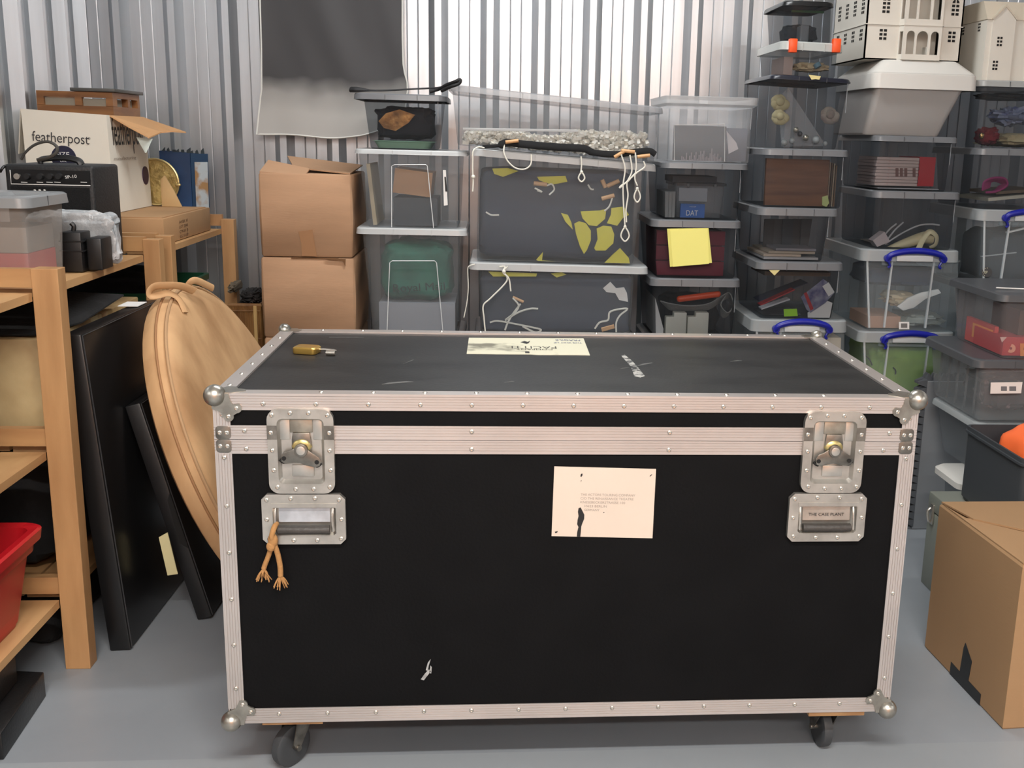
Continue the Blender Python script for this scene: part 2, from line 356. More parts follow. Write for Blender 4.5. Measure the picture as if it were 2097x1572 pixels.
# butterfly latches: a recessed dish is cut as a frame with a deeper pan
def frame_poly(mb, outer, inner, y0, y1):
    n = len(outer); A = [V((x, y0, z)) for x, z in outer]; B = [V((x, y0, z)) for x, z in inner]
    C = [V((x, y1, z)) for x, z in inner]; D = [V((x, y1, z)) for x, z in outer]
    return mb.loft([A, B, C, D, A], 0, 0)
def latch(x0, z0, lean):
    x1, z1 = x0+.122, z0+.164; xc = (x0+x1)/2
    outer = rr2(x0, x1, z0, z1, .02, 5); inner = rr2(x0+.018, x1-.018, z0+.019, z1-.018, .010, 5); inn2 = rr2(x0+.024, x1-.024, z0+.026, z1-.019, .006, 5)
    mb = MB(); PF = -.0075; A = [V((x, PF, z)) for x, z in outer]; A0 = [V((x, .004, z)) for x, z in outer]
    B = [V((x, PF, z)) for x, z in inner]; B1 = [V((x*.96+.04*xc, PF+.0035, z*.96+.04*(z0+z1)/2)) for x, z in inner]; C = [V((x, .0008, z)) for x, z in inn2]
    mb.loft([A0, A, B, B1, C], 0, 1)
    L = mb.build('latch', ZINC, CASE)
    zj = z0+.106
    for a, b in ((x0-.0004, x0+.018), (x1-.018, x1+.0004)): MB().box(a, b, PF-.0006, PF, zj, zj+.027).build('side_clip', ZINCD, L)
    rivets(L, [(x0+a, z0+b) for a, b in ((.010, .153), (.0435, .157), (.077, .157), (.1115, .153), (.007, .119), (.114, .119), (.009, .0845), (.114, .0845), (.010, .046), (.115, .046), (.0155, .013), (.049, .009), (.0825, .009), (.1145-.002, .013))], PF)
    for a in (-.040, .0225): MB().box(xc+a, xc+a+.0195, -.0008, .003, z0+.104, z0+.145).build('guide_strip', ZINC, L, bev=.001)
    MB().box(xc-.0205, xc+.0215, -.0014, .003, z0+.118, z0+.147).build('keeper', mat('keeper_zinc', (168, 160, 146), .4, .8, var=.3, vs=50), L, bev=.0015)
    MB().prism([(xc-.015, z0+.118), (xc+.016, z0+.118), (xc+.019, z0+.100), (xc+.019, z0+.082), (xc-.017, z0+.082), (xc-.017, z0+.105)], 'y', -.0045, .002).build('hook', ZINCD, L, bev=.001)
    MB().ball((xc+.001, -.002, z0+.092), .019, (1, .35, .8), 18, 10).build('cam_dome', mat('brass_worn', (196, 178, 120), .35, .8, var=.4, vs=60), L)
    zk = z0+.080
    t = lean
    def wg(p): x, z = p; return (xc+x*math.cos(t)-z*math.sin(t), zk+x*math.sin(t)+z*math.cos(t))
    wing = [(-.034, -.020), (-.036, -.008), (-.031, -.001), (-.020, .003), (-.012, .009), (.012, .009), (.020, .003), (.033, -.003), (.039, -.010), (.037, -.020), (.028, -.024), (.012, -.022), (0, -.0185), (-.012, -.020), (-.026, -.024)]
    q = MB().prism([wg(p) for p in wing], 'y', -.0115, -.0085).build('butterfly_wing', ZINCD, L, bev=.0008)
    for sx in (-.030, .031): 
        c = wg((sx, -.013)); MB().cyl((c[0], -.0125, c[1]), (c[0], -.0045, c[1]), .0042, n=12).build('wing_stud', DARK, q)
        c = wg((sx*1.0, -.021)); MB().tube([(c[0]-.008, -.005, c[1]+.004), (c[0], -.006, c[1]-.002), (c[0]+.008, -.005, c[1]+.004)], .0028, smooth=3).build('spring', DARK, q)
    MB().cyl((xc+.001, -.016, zk+.007), (xc+.001, -.002, zk+.007), .0125, n=24).build('knob', ZINCD, L, bev=.001)
    MB().cyl((xc+.001, -.0175, zk+.007), (xc+.001, -.0155, zk+.007), .0085, n=20).build('knob_cap', ZINC, L, bev=.0008)
    MB().box(xc-.0185, xc+.022, -.003, .003, z0+.033, z0+.055).build('lower_strap', ZINC, L, bev=.0012)
    return L
latch(.099, .621, -.12); latch(1.121, .6215, .02)
def handle(x0, z0, light, words=None):
    w, h = .156, .1; x1, z1 = x0+w, z0+h; xc = (x0+x1)/2
    outer = rr2(x0, x1, z0, z1, .010, ch=True)
    inner = rr2(x0+.020, x1-.018, z0+.018, z1-.024, .004, 1); inn2 = rr2(x0+.024, x1-.022, z0+.020, z1-.028, .003, 1)
    mb = MB(); mb.loft([[V((x, .004, z)) for x, z in outer], [V((x, -.0065, z)) for x, z in outer], [V((x, -.0065, z)) for x, z in inner], [V((x, .0042, z)) for x, z in inn2]], 0, 1)
    mb.box(x0+.018, x1-.016, -.0078, -.006, z1-.026, z1-.018)
    H = mb.build('handle_plate', ZINC, CASE)
    rivets(H, [(x0+a, z0+b) for a, b in ((.010, .089), (.055, .092), (.1, .092), (.145, .089), (.009, .050), (.1485, .050), (.0125, .011), (.058, .008), (.102, .008), (.147, .011))], -.0065)
    gx0, gx1 = x0+.030, x1-.030
    g = MB()
    for s in (gx0-.006, gx1+.006): g.tube([(s, .001, z1-.026), (s-.0006, -.006, z1-.045), (s, -.009, z0+.026)], .0028, smooth=4)
    g.build('handle_wire', RIVET, H)
    pn = MB().prism([(z1-.030, .0015), (z1-.030, 0), (z0+.042, -.003), (z0+.040, .0015)], 'y', 0, 0) if 0 else MB().loft([[V((gx0, .003, z1-.030)), V((gx1, .003, z1-.030)), V((gx1, -.0005, z0+.043)), V((gx0, -.0005, z0+.043))], [V((gx0, .0035, z1-.030)), V((gx1, .0035, z1-.030)), V((gx1, .0035, z0+.043)), V((gx0, .0035, z0+.043))]])
    q = pn.build('recess_plate', mat('pale_zinc', (206, 212, 218), .28, .7, var=.25, vs=35) if light else ZINC, H)
    if words: text(words, .072, (gx0+.012, -.0001+.0005, z0+.052), (1, 0, 0), (0, .04, 1), INK, 'lettering', q, maxh=.006, depth=.0016)
    MB().tube([(gx0, -.008, z0+.030), (xc, -.0095, z0+.030), (gx1, -.008, z0+.030)], .0085, n=14, smooth=4).build('grip', mat('grip_dark', (62, 58, 54), .55, bump=.4, bs=120, var=.3), H)
    return H
HL = handle(.083, .519, True); handle(1.102, .5195, False, 'THE CASE PLANT')
# paper label and stickers
Lq = [(.6365, .6715), (.8350, .6665), (.8338, .5235), (.6340, .5290)]
lb = MB().prism(Lq, 'y', .0048, .0062).build('address_plate', CREAM, CASE, sm=False); lb['label'] = 'cream address plate on the front'
def onlab(u, v): return V((.6365+(.835-.6365)*u-.0025*v, .0047, .6715-.005*u-.1425*v))
for i, (s, u0, w) in enumerate((('THE ACTORS TOURING COMPANY', .27, .107), ('C/O THE RENAISSANCE THEATRE', .27, .104), ('KNESEBECKERSTRASSE 100', .27, .088), ('10623 BERLIN', .31, .044), ('GERMANY', .31, .030))):
    p = onlab(u0, .405+.055*i); text(s, w, p, (1, 0, -.02), (0, 0, 1), GINK, 'lettering', lb, maxh=.0046, depth=.0004)
mb = MB()
def jag(pts): return mb.prism([(onlab(u, v).x, onlab(u, v).z) for u, v in pts], 'y', .0044, .0048)
jag([(.262, .10), (.275, .085), (.28, .11), (.268, .14), (.258, .13)]); jag([(.265, .185), (.272, .185), (.266, .215)])
jag([(.255, .585), (.275, .575), (.285, .60), (.30, .64), (.315, .68), (.315, .74), (.30, .80), (.29, .85), (.288, .93), (.285, .999), (.25, .999), (.252, .93), (.262, .86), (.248, .82), (.25, .76), (.258, .70), (.25, .64)])
jag([(.03, .935), (.06, .925), (.055, .945), (.035, .955)]); jag([(.50, .635), (.515, .64), (.505, .65)]); jag([(.94, .10), (.965, .07), (.962, .085), (.945, .11)])
mb.build('torn_patch', mat('torn_black', (20, 19, 19), .5), lb, sm=False)
# scuff on the front
mb = MB()
for q in ([(.378, .226), (.384, .224), (.398, .243), (.394, .247), (.386, .238)], [(.388, .246), (.392, .244), (.394, .256), (.398, .270), (.392, .262)], [(.395, .240), (.3985, .238), (.400, .252), (.397, .256)]): mb.prism(q, 'y', .0052, .0062)
mb.build('paint_chip', mat('chip_grey', (170, 170, 168), .7, var=.4, vs=90), CASE, sm=False)
# top sticker
st = MB().prism([(.458, .612), (.739, .622), (.737, .414), (.706, .4155), (.62, .412), (.60, .417), (.53, .4155), (.4575, .4165)], 'z', CZ1-.004, CZ1-.003).build('old_sticker', mat('old_sticker_cream', (212, 208, 184), .5, c2=(120, 116, 100), vs=9, cut=(.28, .38)), CASE, sm=False)
st['label'] = 'worn cream sticker on the lid'
text('PACITTI', .105, (.665, .512, CZ1-.0028), (-1, .0, 0), (0, -1, 0), mat('faded_ink', (70, 66, 60), .7), 'lettering', st, maxh=.030, depth=-.0)
text('COMPANY', .085, (.655, .478, CZ1-.0028), (-1, .0, 0), (0, -1, 0), mat('faded_ink', (70, 66, 60), .7), 'lettering', st, maxh=.014)
text('FRAGILE', .06, (.728, .600, CZ1-.0028), (-1, .0, 0), (0, -1, 0), mat('faded_blue', (90, 96, 130), .7), 'lettering', st, maxh=.018)
text('THIS WAY UP', .068, (.73, .565, CZ1-.0028), (-1, .0, 0), (0, -1, 0), mat('faded_blue', (90, 96, 130), .7), 'lettering', st, maxh=.014)
mb = MB().prism([(.582, .560), (.592, .575), (.600, .565), (.606, .580), (.602, .550), (.596, .540), (.590, .548)], 'z', CZ1-.003, CZ1-.0026).box(.590, .600, .428, .448, CZ1-.003, CZ1-.0026)
mb.build('torn_patch', mat('torn_black', (20, 19, 19), .5), st, sm=False)
# tape remnant and scuffs
mb = MB().prism([(.808, .42), (.818, .425), (.826, .36), (.830, .30), (.834, .20), (.822, .185), (.812, .20), (.816, .30), (.812, .36)], 'z', CZ1-.004, CZ1-.0034)
mb.build('tape_remnant', mat('tape_grey', (176, 174, 168), .5, c2=(44, 44, 44), vs=60, cut=(.45, .55)), CASE, sm=False)
mb = MB()
for q in ([(.83, .30), (.87, .335), (.868, .34), (.845, .325)], [(.79, .27), (.812, .285), (.795, .28)], [(.125, .60), (.205, .606), (.205, .609), (.125, .604)], [(.325, .30), (.345, .345), (.341, .345)], [(.30, .105), (.36, .13), (.345, .135), (.31, .12)], [(.54, .13), (.56, .14), (.555, .145)], [(1.05, .36), (1.08, .372), (1.07, .376)]): mb.prism(q, 'z', CZ1-.004, CZ1-.0036)
mb.build('scratch_marks', mat('scratch_grey', (92, 92, 90), .6), CASE, sm=False)
# castors
def castor(x, y, turn, nm='castor'):
    z = CZ0
    q = MB().box(x-.060, x+.060, y-.062, y+.058, z-.020, z).build('castor_block', WOODY, CASE, sm=False)
    R = Matrix.Translation((x, y, 0)) @ Matrix.Rotation(turn, 4, 'Z')
    z -= .010; f = MB().box(-.040, .040, -.030, .030, z-.014, z-.010); f.cyl((0, 0, z-.026), (0, 0, z-.014), .024)
    for s in (-1, 1): f.prism([(-.022, z-.026), (.022, z-.026), (.034, z-.070), (.026, z-.084), (.014, z-.080)], 'y', s*.0215-.0012, s*.0215+.0012)
    f.cyl((.022, -.026, .045), (.022, .026, .045), .006); f.xf(R)
    k = f.build('castor_fork', ZINCD, q)
    w = MB(); prof = [(.039, -.0115), (.044, -.009), (.045, 0), (.044, .009), (.039, .0115), (.026, .0105)]
    w.loft([[V((.022+math.cos(t)*r, h, .0455+math.sin(t)*r)) for t in [2*math.pi*i/32 for i in range(32)]] for r, h in [(.026, -.0105)]+prof])
    w.xf(R).build('castor_wheel', mat('rubber_grey', (58, 60, 62), .5), q)
castor(.118, .092, math.radians(232), 'a'); castor(1.245, .085, math.radians(95)); castor(.11, CD-.085, 1.2); castor(1.245, CD-.085, 2.2)
# ------------------------------------------------------------------ storage boxes
TOTES = []
def tote(Y, d, lidpx, bodypx, label, zb=None, body=None, lidm=None, kind='grey', group='stacked storage boxes', name='storage_box', cat='storage box', tilt=0.0, btilt=0.0, dx=0, openbox=False):
    """lidpx = (x left, x right, y top, y bottom) and bodypx = (x left top, x right top, x left bottom, x right bottom, y bottom)
    measured on the front face, which stands on the plane y=Y; d is the real depth"""
    body = body or GBODY; lidm = lidm or GLID
    lx0, lx1, ly0, ly1 = lidpx; a, b, c, dd, yb = bodypx; mx = (lx0+lx1)/2
    zt, zl = PY(mx, ly0, Y).z, PY(mx, ly1, Y).z
    X0, X1 = PY(lx0, ly0, Y).x, PY(lx1, ly0, Y).x
    tx0, tx1 = PY(a, ly1, Y+.012).x, PY(b, ly1, Y+.012).x
    zbp = PY(mx, yb, Y+.02).z; zb = zbp if zb is None else zb+.001
    bx0, bx1 = PY(c, yb, Y+.02).x, PY(dd, yb, Y+.02).x
    tw, bw = tx1-tx0, bx1-bx0; ins = max(.004, (tw-bw)/2)
    cx = (X0+X1)/2; cy_ = Y+d/2
    q = thing(name, label, cat, (cx, cy_, zb), group)
    zf = lambda x: tilt*(x-cx)
    bf = lambda x: btilt*(x-cx)
    tc, bc = (tx0+tx1)/2, (bx0+bx1)/2; hy = d/2-.012; hyb = hy-ins
    mb = MB(); rd = .022 if kind != 'rub' else .016
    rings = [rr(bc, cy_, bw/2-.004, hyb-.004, rd*.8, zb, zf=bf), rr(bc, cy_, bw/2, hyb, rd, zb+.006, zf=bf)]
    for t in (.33, .66): rings.append(rr(bc+(tc-bc)*t, cy_, (bw+(tw-bw)*t)/2, hyb+(hy-hyb)*t, rd, zb+.010+(zl-zb-.010)*t, zf=lambda x, t=t: bf(x)*(1-t)+zf(x)*t))
    rings.append(rr(tc, cy_, tw/2, hy, rd, zl, zf=zf))
    rings += [rr(tc, cy_, tw/2+.006, hy+.006, rd+.006, zl+.001, zf=zf), rr(tc, cy_, tw/2+.006, hy+.006, rd+.006, zl+.006, zf=zf), rr(tc, cy_, tw/2, hy, rd, zl+.006, zf=zf)]
    mb.loft(rings, 1, 0)
    T = mb.build('tub', body, q)
    L = None
    if not openbox:
        h = zt-zl; lm = MB(); hx, hyl = (X1-X0)/2, d/2; rl = .03
        lm.loft([rr(cx, cy_, hx-.004, hyl-.004, rl, zl, zf=zf), rr(cx, cy_, hx, hyl, rl, zl, zf=zf), rr(cx, cy_, hx-.002, hyl-.002, rl, zt-.004, zf=zf), rr(cx, cy_, hx-.006, hyl-.006, rl, zt, zf=zf),
                 rr(cx, cy_, hx-.02, hyl-.02, rl*.7, zt-.0005, zf=zf)], 0, 1)
        L = lm.build('lid', lidm, q)
        if kind in ('grey', 'clear'):
            for t in (.34, .68):
                x = X0+(X1-X0)*t; MB().box(x-.0008, x+.0008, Y-.0012, Y+.001, zl-.002+zf(x), zt-.003+zf(x)).build('lid_seam', lidm if kind == 'clear' else DLID, L)
    if kind == 'rub':
        # stepped shoulder under the lid, uprights on the front, and a clip handle
        w = tw
        for x, s in ((tc-w*.22, -1), (tc+w*.22, 1)):
            MB().loft([[V((x-.0028, Y+.007, zl-.002)), V((x+.0028, Y+.007, zl-.002)), V((x+.0028, Y+.014, zl-.002)), V((x-.0028, Y+.014, zl-.002))],
                       [V((x-.0028-.005, Y+.014, zb+.012)), V((x+.0028-.005, Y+.014, zb+.012)), V((x+.0028-.005, Y+.024, zb+.012)), V((x-.0028-.005, Y+.024, zb+.012))]]).build('upright', clear('rib_plastic', (214, 220, 222), .6), T)
        for x in (tx0+.006,):
            MB().cyl((x, Y+.010, zl), (bx0+.006, Y+.02, zb+.01), .004, n=8).build('corner_ridge', clear('rib_plastic', (214, 220, 222), .6), T)
        MB().box(tc-tw*.33, tc+tw*.33, Y+.002, Y+.012, zl-.014, zl).build('rim_step', RBODY, T)
        zc = zl+h*.55 if False else zl+.004
        w2 = w*.30
        hb = MB().tube([(tc-w2*1.0, Y-.010, zl+.002), (tc-w2*.92, Y-.016, zl+.022), (tc-w2*.55, Y-.018, zt-.006), (tc, Y-.018, zt-.001), (tc+w2*.55, Y-.018, zt-.006), (tc+w2*.92, Y-.016, zl+.022), (tc+w2*1.0, Y-.010, zl+.002)], lambda t: .0085+.003*math.sin(t*math.pi), n=10, smooth=5)
        H = hb.build('clip_handle', BLUE, q)
        for s in (-1, 1):
            MB().cyl((tc+s*w2*.97, Y-.019, zl+.012), (tc+s*w2*.97, Y-.001, zl+.012), .012, n=16).build('pivot', BLUE, H)
            MB().cyl((tc+s*w2*.97, Y-.0205, zl+.012), (tc+s*w2*.97, Y-.0185, zl+.012), .004, n=12).build('pin', PAPER, H)
            MB().tube([(tc+s*w2*.95, Y-.008, zl+.004), (tc+s*w2*.86, Y-.008, zl-.014), (tc+s*w2*.93, Y-.006, zl-.020)], .0045, n=8, smooth=3).build('clip_toe', BLUE, H)
        MB().box(tc-w2*.66, tc+w2*.62, Y-.012, Y-.002, zl+.002, zl+.024).build('clip_tab', clear('tab_plastic', (226, 230, 230), .7), L, bev=.003)
    if kind == 'grey':
        MB().box(tc+tw*.5-.010-.0009, tc+tw*.5-.010+.0009, Y+.009, Y+.012, zb+(zl-zb)*.55, zl-.002).build('corner_ridge', clear('rib_grey', (160, 164, 168), .5), T)
    q['_z'] = zt
    TOTES.append(dict(x=(tc-tw/2, tc+tw/2, bc-bw/2, bc+bw/2), y=(cy_-hy, cy_+hy, cy_-hyb, cy_+hyb), z=(zb, zl), Y=Y, zf=(cx, tilt, btilt), root=q.name))
    info = dict(o=q, zt=zt, zb=zb, zl=zl, X0=X0, X1=X1, x0=bx0, x1=bx1, Y=Y, d=d, tub=T, lid=L, tc=tc, tw=tw, tx0=tx0, tx1=tx1)
    del q['_z']; return info
def below(t, label, h=None, n=1, **k):
    """the box that carries a stack, out of sight behind the case"""
    q = thing('storage_box', label, 'storage box', ((t['x0']+t['x1'])/2, t['Y']+t['d']/2, 0), 'storage boxes at the foot of the stacks')
    cx, c_ = (t['x0']+t['x1'])/2, t['Y']+t['d']/2; hx, hy = (t['x1']-t['x0'])/2+.01, t['d']/2-.015; zt = t['zb']
    MB().loft([rr(cx, c_, hx-.03, hy-.03, .015, 0), rr(cx, c_, hx-.018, hy-.018, .02, .01), rr(cx, c_, hx, hy, .02, zt-.024)], 1, 0).build('tub', k.get('body', GBODY), q)
    MB().loft([rr(cx, c_, hx+.01, hy+.01, .03, zt-.024), rr(cx, c_, hx+.012, hy+.012, .03, zt-.02), rr(cx, c_, hx+.012, hy+.012, .03, zt-.004), rr(cx, c_, hx+.006, hy+.006, .03, zt)], 1, 1).build('lid', k.get('lid', GLID), q)
def rectpx(x0, x1, y0, y1, Y): a, b = PY(x0, y0, Y), PY(x1, y1, Y); return a.x, b.x, b.z, a.z
def cbox(name, label, cat, px, Y, dp, m, zmin=None, bev=0, rot=0, group=None, sm=False, fl=None):
    """a boxy thing whose front covers px=(x0,x1,y0,y1) on the plane y=Y, dp deep, turned rot in that plane"""
    x0, x1, z0, z1 = rectpx(*px, Y)
    if zmin is not None: z0 = max(z0, zmin+.0015)
    if fl is not None: z0 = fl+.0015
    mb = MB().box(x0, x1, Y, Y+dp, z0, z1)
    if rot:
        c = V(((x0+x1)/2, Y, (z0+z1)/2)); mb.xf(Matrix.Translation(c) @ Matrix.Rotation(rot, 4, 'Y') @ Matrix.Translation(-c))
        if fl is not None:
            dz = fl+.0015-min(p.z for p in mb.v); mb.xf(Matrix.Translation((0, 0, dz)))
    return tag(mb.build(name, m, bev=bev, sm=sm), label, cat, group)
def clump(name, label, cat, px, Y, dp, m, seed, fl=None, amp=.25, e=.55, fr=3, group=None, n=28):
    x0, x1, z0, z1 = rectpx(*px, Y); z0 = fl+.0015 if fl is not None else z0
    return tag(MB().lump(x0, x1, Y, Y+dp, z0, z1, seed, amp, e, n=n, m=int(n*.65), fr=fr).build(name, m), label, cat, group)
def patch(px_pts, Y, t=.001, y0=None):
    return MB().prism([(PY(x, y, Y).x, PY(x, y, Y).z) for x, y in px_pts], 'y', Y, Y+t)
def sub(mb, name, m, parent, label=None, **k):
    o = mb.build(name, m, parent, **k)
    if label: o['label'] = label
    return o
def line(pts, Y): return [V(PY(p[0], p[1], p[2] if len(p) > 2 else Y)) for p in pts]

# --- stack A: the two brown cartons
def carton(x0, x1, y0, y1, z0, z1, label, m, group=None, flaps=None, sk=0):
    q = thing('cardboard_box', label, 'cardboard box', ((x0+x1)/2, (y0+y1)/2, z0), group)
    mb = MB(); g = .004
    rings = [rr((x0+x1)/2, (y0+y1)/2, (x1-x0)/2-g, (y1-y0)/2-g, .004, z0, 1), rr((x0+x1)/2, (y0+y1)/2, (x1-x0)/2, (y1-y0)/2, .006, z0+.006, 1),
             rr((x0+x1)/2+sk*.5, (y0+y1)/2, (x1-x0)/2+.003, (y1-y0)/2+.003, .008, (z0+z1)/2, 1), rr((x0+x1)/2+sk, (y0+y1)/2, (x1-x0)/2, (y1-y0)/2, .006, z1-.006, 1), rr((x0+x1)/2+sk, (y0+y1)/2, (x1-x0)/2-g, (y1-y0)/2-g, .004, z1, 1)]
    B = mb.loft(rings).build('carton_body', m, q); return q, B
YA = 1.8; za = PY(630, 526, YA).z; zt = PY(630, 352, YA).z
xa0, xa1 = PY(536, 526, YA).x, PY(725, 526, YA).x
q, B = carton(xa0-.002, xa1-.004, YA, YA+.40, 0, .30, 'lowest brown carton of the pile, hidden behind the black case', CARD, 'brown cartons beside the metal wall')
q, B = carton(xa0-.002, xa1-.004, YA, YA+.40, .302, .58, 'brown carton second from the floor, hidden behind the black case', CARD, 'brown cartons beside the metal wall')
q, B = carton(xa0-.003, xa1, YA, YA+.40, .582, za-.003, 'lower plain brown carton between wicker basket and clear boxes', CARD, 'brown cartons beside the metal wall')
sub(MB().box(xa0+.10, xa0+.26, YA-.002, YA+.02, za-.006, za-.002), 'loose_flap', CARDIN, q, sm=False)
sub(MB().prism([(xa0+.215, za-.004), (xa0+.285, za-.004), (xa0+.283, za-.03), (xa0+.277, za-.012), (xa0+.225, za-.008)], 'y', YA-.006, YA-.003), 'torn_edge', CARDIN, q, sm=False)
q, B = carton(xa0, xa1-.004, YA, YA+.40, za, zt-.006, 'upper brown carton with raised flaps and a tape square', CARD, 'brown cartons beside the metal wall')
mb = MB().loft([[V((xa0+.003, YA+.004, zt-.006)), V((xa0+.155, YA+.004, zt-.014)), V((xa0+.16, YA+.07, zt+.006)), V((xa0+.01, YA+.12, zt+.030))], [V((xa0+.003, YA+.004, zt-.002)), V((xa0+.155, YA+.004, zt-.010)), V((xa0+.16, YA+.07, zt+.010)), V((xa0+.01, YA+.12, zt+.034))]])
sub(mb, 'front_flap', CARD, q, sm=False)
mb = MB().loft([[V((xa0+.10, YA+.10, zt+.008)), V((xa1-.01, YA+.02, zt-.006)), V((xa1-.008, YA+.37, zt+.014)), V((xa0+.03, YA+.37, zt+.040))], [V((xa0+.10, YA+.10, zt+.012)), V((xa1-.01, YA+.02, zt-.002)), V((xa1-.008, YA+.37, zt+.018)), V((xa0+.03, YA+.37, zt+.044))]])
sub(mb, 'top_flap', CARD, q, sm=False)
sub(patch([(611, 474), (640, 470), (645, 503), (649, 525), (618, 524), (617, 498)], YA-.004, .001), 'parcel_tape', mat('brown_tape', (150, 108, 72), .4), q, 'darker brown tape square', sm=False)

# --- stack B
YB = 1.76; DB = .40
B3 = tote(YB, DB, (727, 957, 468, 481), (741, 944, 762, 938, 690), 'tall clear box holding a green mail sack and grey carton', lidm=CLID, body=CBODY, kind='clear')
below(B3, 'clear box at the foot of the stack with the green sack', body=CBODY)
B2 = tote(YB, DB, (724, 957, 307, 317), (733, 944, 751, 938, 468), 'clear box with brown book boxes, price sticker on its front', zb=B3['zt'], lidm=CLID, body=CBODY, kind='clear')
B1 = tote(YB, DB-.05, (722, 916, 192, 205), (744, 903, 757, 893, 307), 'small smoky box of dark cloth and gold foil below a black strap', zb=B2['zt'], lidm=GLID, body=GBODY)
for t, pts in ((B2, [(802, 465), (802, 340), (808, 337), (872, 337), (875, 340), (888, 467)]), (B3, [(792, 690), (798, 538), (803, 534), (890, 534), (894, 538), (908, 690)])):
    sub(MB().tube(line(pts, YB+.008), .0016, n=6, smooth=0), 'moulded_outline', clear('ridge_clear', (225, 228, 228), .8), t['tub'])
    for x in (768, 776, 922, 932): pass
s_ = patch([(907, 348), (913, 348), (917, 420), (909, 421)], YB+.004, .001); p = sub(s_, 'price_sticker', PAPER, B2['tub'], sm=False)
sub(patch([(910, 362), (913, 362), (916, 392), (912, 392)], YB+.003, .0006), 'barcode', INK, p, sm=False)
tag(MB().lump(B3['x0']+.022, B3['x1']-.018, YB+.045, YB+DB-.09, PY(850, 624, YB).z, PY(850, 497, YB).z, 3, .14, .38, n=40, m=26, fr=2.4).build('mail_sack', mat('green_sack', (40, 118, 96), .75, c2=(30, 92, 76), vs=10, bump=.3, bs=12)), 'crumpled green mail sack inside the tall clear box', 'sack')
sack = bpy.data.objects['mail_sack']
text('Royal Mail', PY(912, 600, YB+.04).x-PY(806, 600, YB+.04).x, PY(806, 603, YB+.040), (1, 0, .06), (-.06, 0, 1), mat('green_ink', (10, 44, 38), .8), 'lettering', sack, maxh=.036)
cbox('grey_carton', 'plain grey carton under the green mail sack', 'carton', (776, 932, 619, 690), YB+.05, .25, mat('grey_card', (150, 152, 158), .7), fl=B3['zb']+.002)
cbox('wide_book_box', 'tan lidded book box lying in the clear box', 'book box', (806, 884, 348, 400), YB+.05, .22, mat('tan_box', (176, 132, 92), .7), rot=.11)
cbox('dark_file_box', 'dark grey file box under the tan book box', 'file box', (806, 896, 404, 466), YB+.06, .22, mat('dark_slate', (52, 58, 64), .6), fl=B2['zb']+.003)
cbox('leaning_folder', 'pale folder standing against the left wall of the clear box', 'folder', (756, 766, 335, 464), YB+.05, .25, mat('beige_file', (176, 160, 130), .7), fl=B2['zb']+.003, rot=-.10)
tag(MB().lump(B1['x0']+.006, B1['x1']-.004, YB+.04, YB+.28, PY(800, 287, YB).z, PY(800, 214, YB).z, 11, .18, .45).build('dark_cloth', mat('navy_cloth', (28, 30, 38), .85)), 'dark navy cloth filling the small top box', 'cloth')
tag(patch([(775, 248), (790, 232), (818, 224), (850, 235), (836, 252), (810, 268), (786, 262)], YB+.030, .010).build('gold_foil', mat('gold_foil', (196, 142, 78), .35, .7, c2=(120, 84, 48), vs=25, bump=.8, bs=30)), 'crumpled gold foil sheet against the dark cloth', 'foil')
x0, x1, z0, z1 = rectpx(760, 889, 287, 306, YB+.03)
cx_, cyy_ = (x0+x1)/2, YB+.15
mb = MB().loft([rr(cx_, cyy_, (x1-x0)/2-.02, .10, .02, B1['zb']+.003), rr(cx_, cyy_, (x1-x0)/2-.008, .108, .02, z1-.003), rr(cx_, cyy_, (x1-x0)/2, .115, .02, z1-.002), rr(cx_, cyy_, (x1-x0)/2-.012, .106, .02, z1), rr(cx_, cyy_, (x1-x0)/2-.02, .098, .02, B1['zb']+.006)])
tag(mb.build('pale_tray', mat('mint_tray', (168, 206, 172), .5)), 'mint green plastic tray at the bottom of the small box', 'tray')
zz = B1['zt']
def onl(p, r=.010): return V((p.x, p.y, max(p.z, zz+r)))
mb = MB().tube([onl(p) for p in [PY(718, 186, YB+.03), PY(735, 188, YB+.02), PY(780, 186, YB+.04), PY(850, 182, YB+.08), PY(890, 180, YB+.10), PY(905, 178, YB+.12)]], lambda t: .011 if t < .18 else max(.0035, .011-.05*(t-.18)) if t < .35 else .0035, n=8, flat=.7)
mb.tube([onl(p) for p in [PY(880, 188, YB+.06), PY(900, 182, YB+.05)]] + [PY(914, 174, YB-.02), PY(930, 168, YB-.068), PY(942, 163, YB-.07), PY(940, 171, YB-.072), PY(922, 178, YB-.068), PY(905, 186, YB-.012)], .0055, n=8)
tag(mb.build('black_strap', mat('strap_black', (22, 22, 24), .7)), 'black strap lying across the lid of the small top box', 'strap')

# --- stack C
YC = 1.72; DC = .46
C3 = tote(YC, DC, (960, 1330, 542, 557), (979, 1300, 984, 1292, 690), 'large clear box with cords and white card below the yellow-patterned box', lidm=CLID, body=CBODY, kind='clear', tilt=-.01)
below(C3, 'large clear box at the foot of the widest stack', body=CBODY)
C2 = tote(YC, DC, (965, 1347, 320, 335), (980, 1324, 976, 1298, 544), 'largest clear box with dark fabric and yellow scale pattern', zb=C3['zt']+.004, lidm=CLID, body=CBODY, kind='clear', tilt=-.062, btilt=-.01)
C1 = tote(YC, DC-.02, (918, 1362, 196, 209), (926, 1353, 936, 1342, 322), 'long clear box of white packing bits topping the widest stack', zb=C2['zt']+.006, lidm=clear('pale_lid', (150, 152, 155), .62), body=CBODY, kind='clear', tilt=-.075, btilt=-.062)
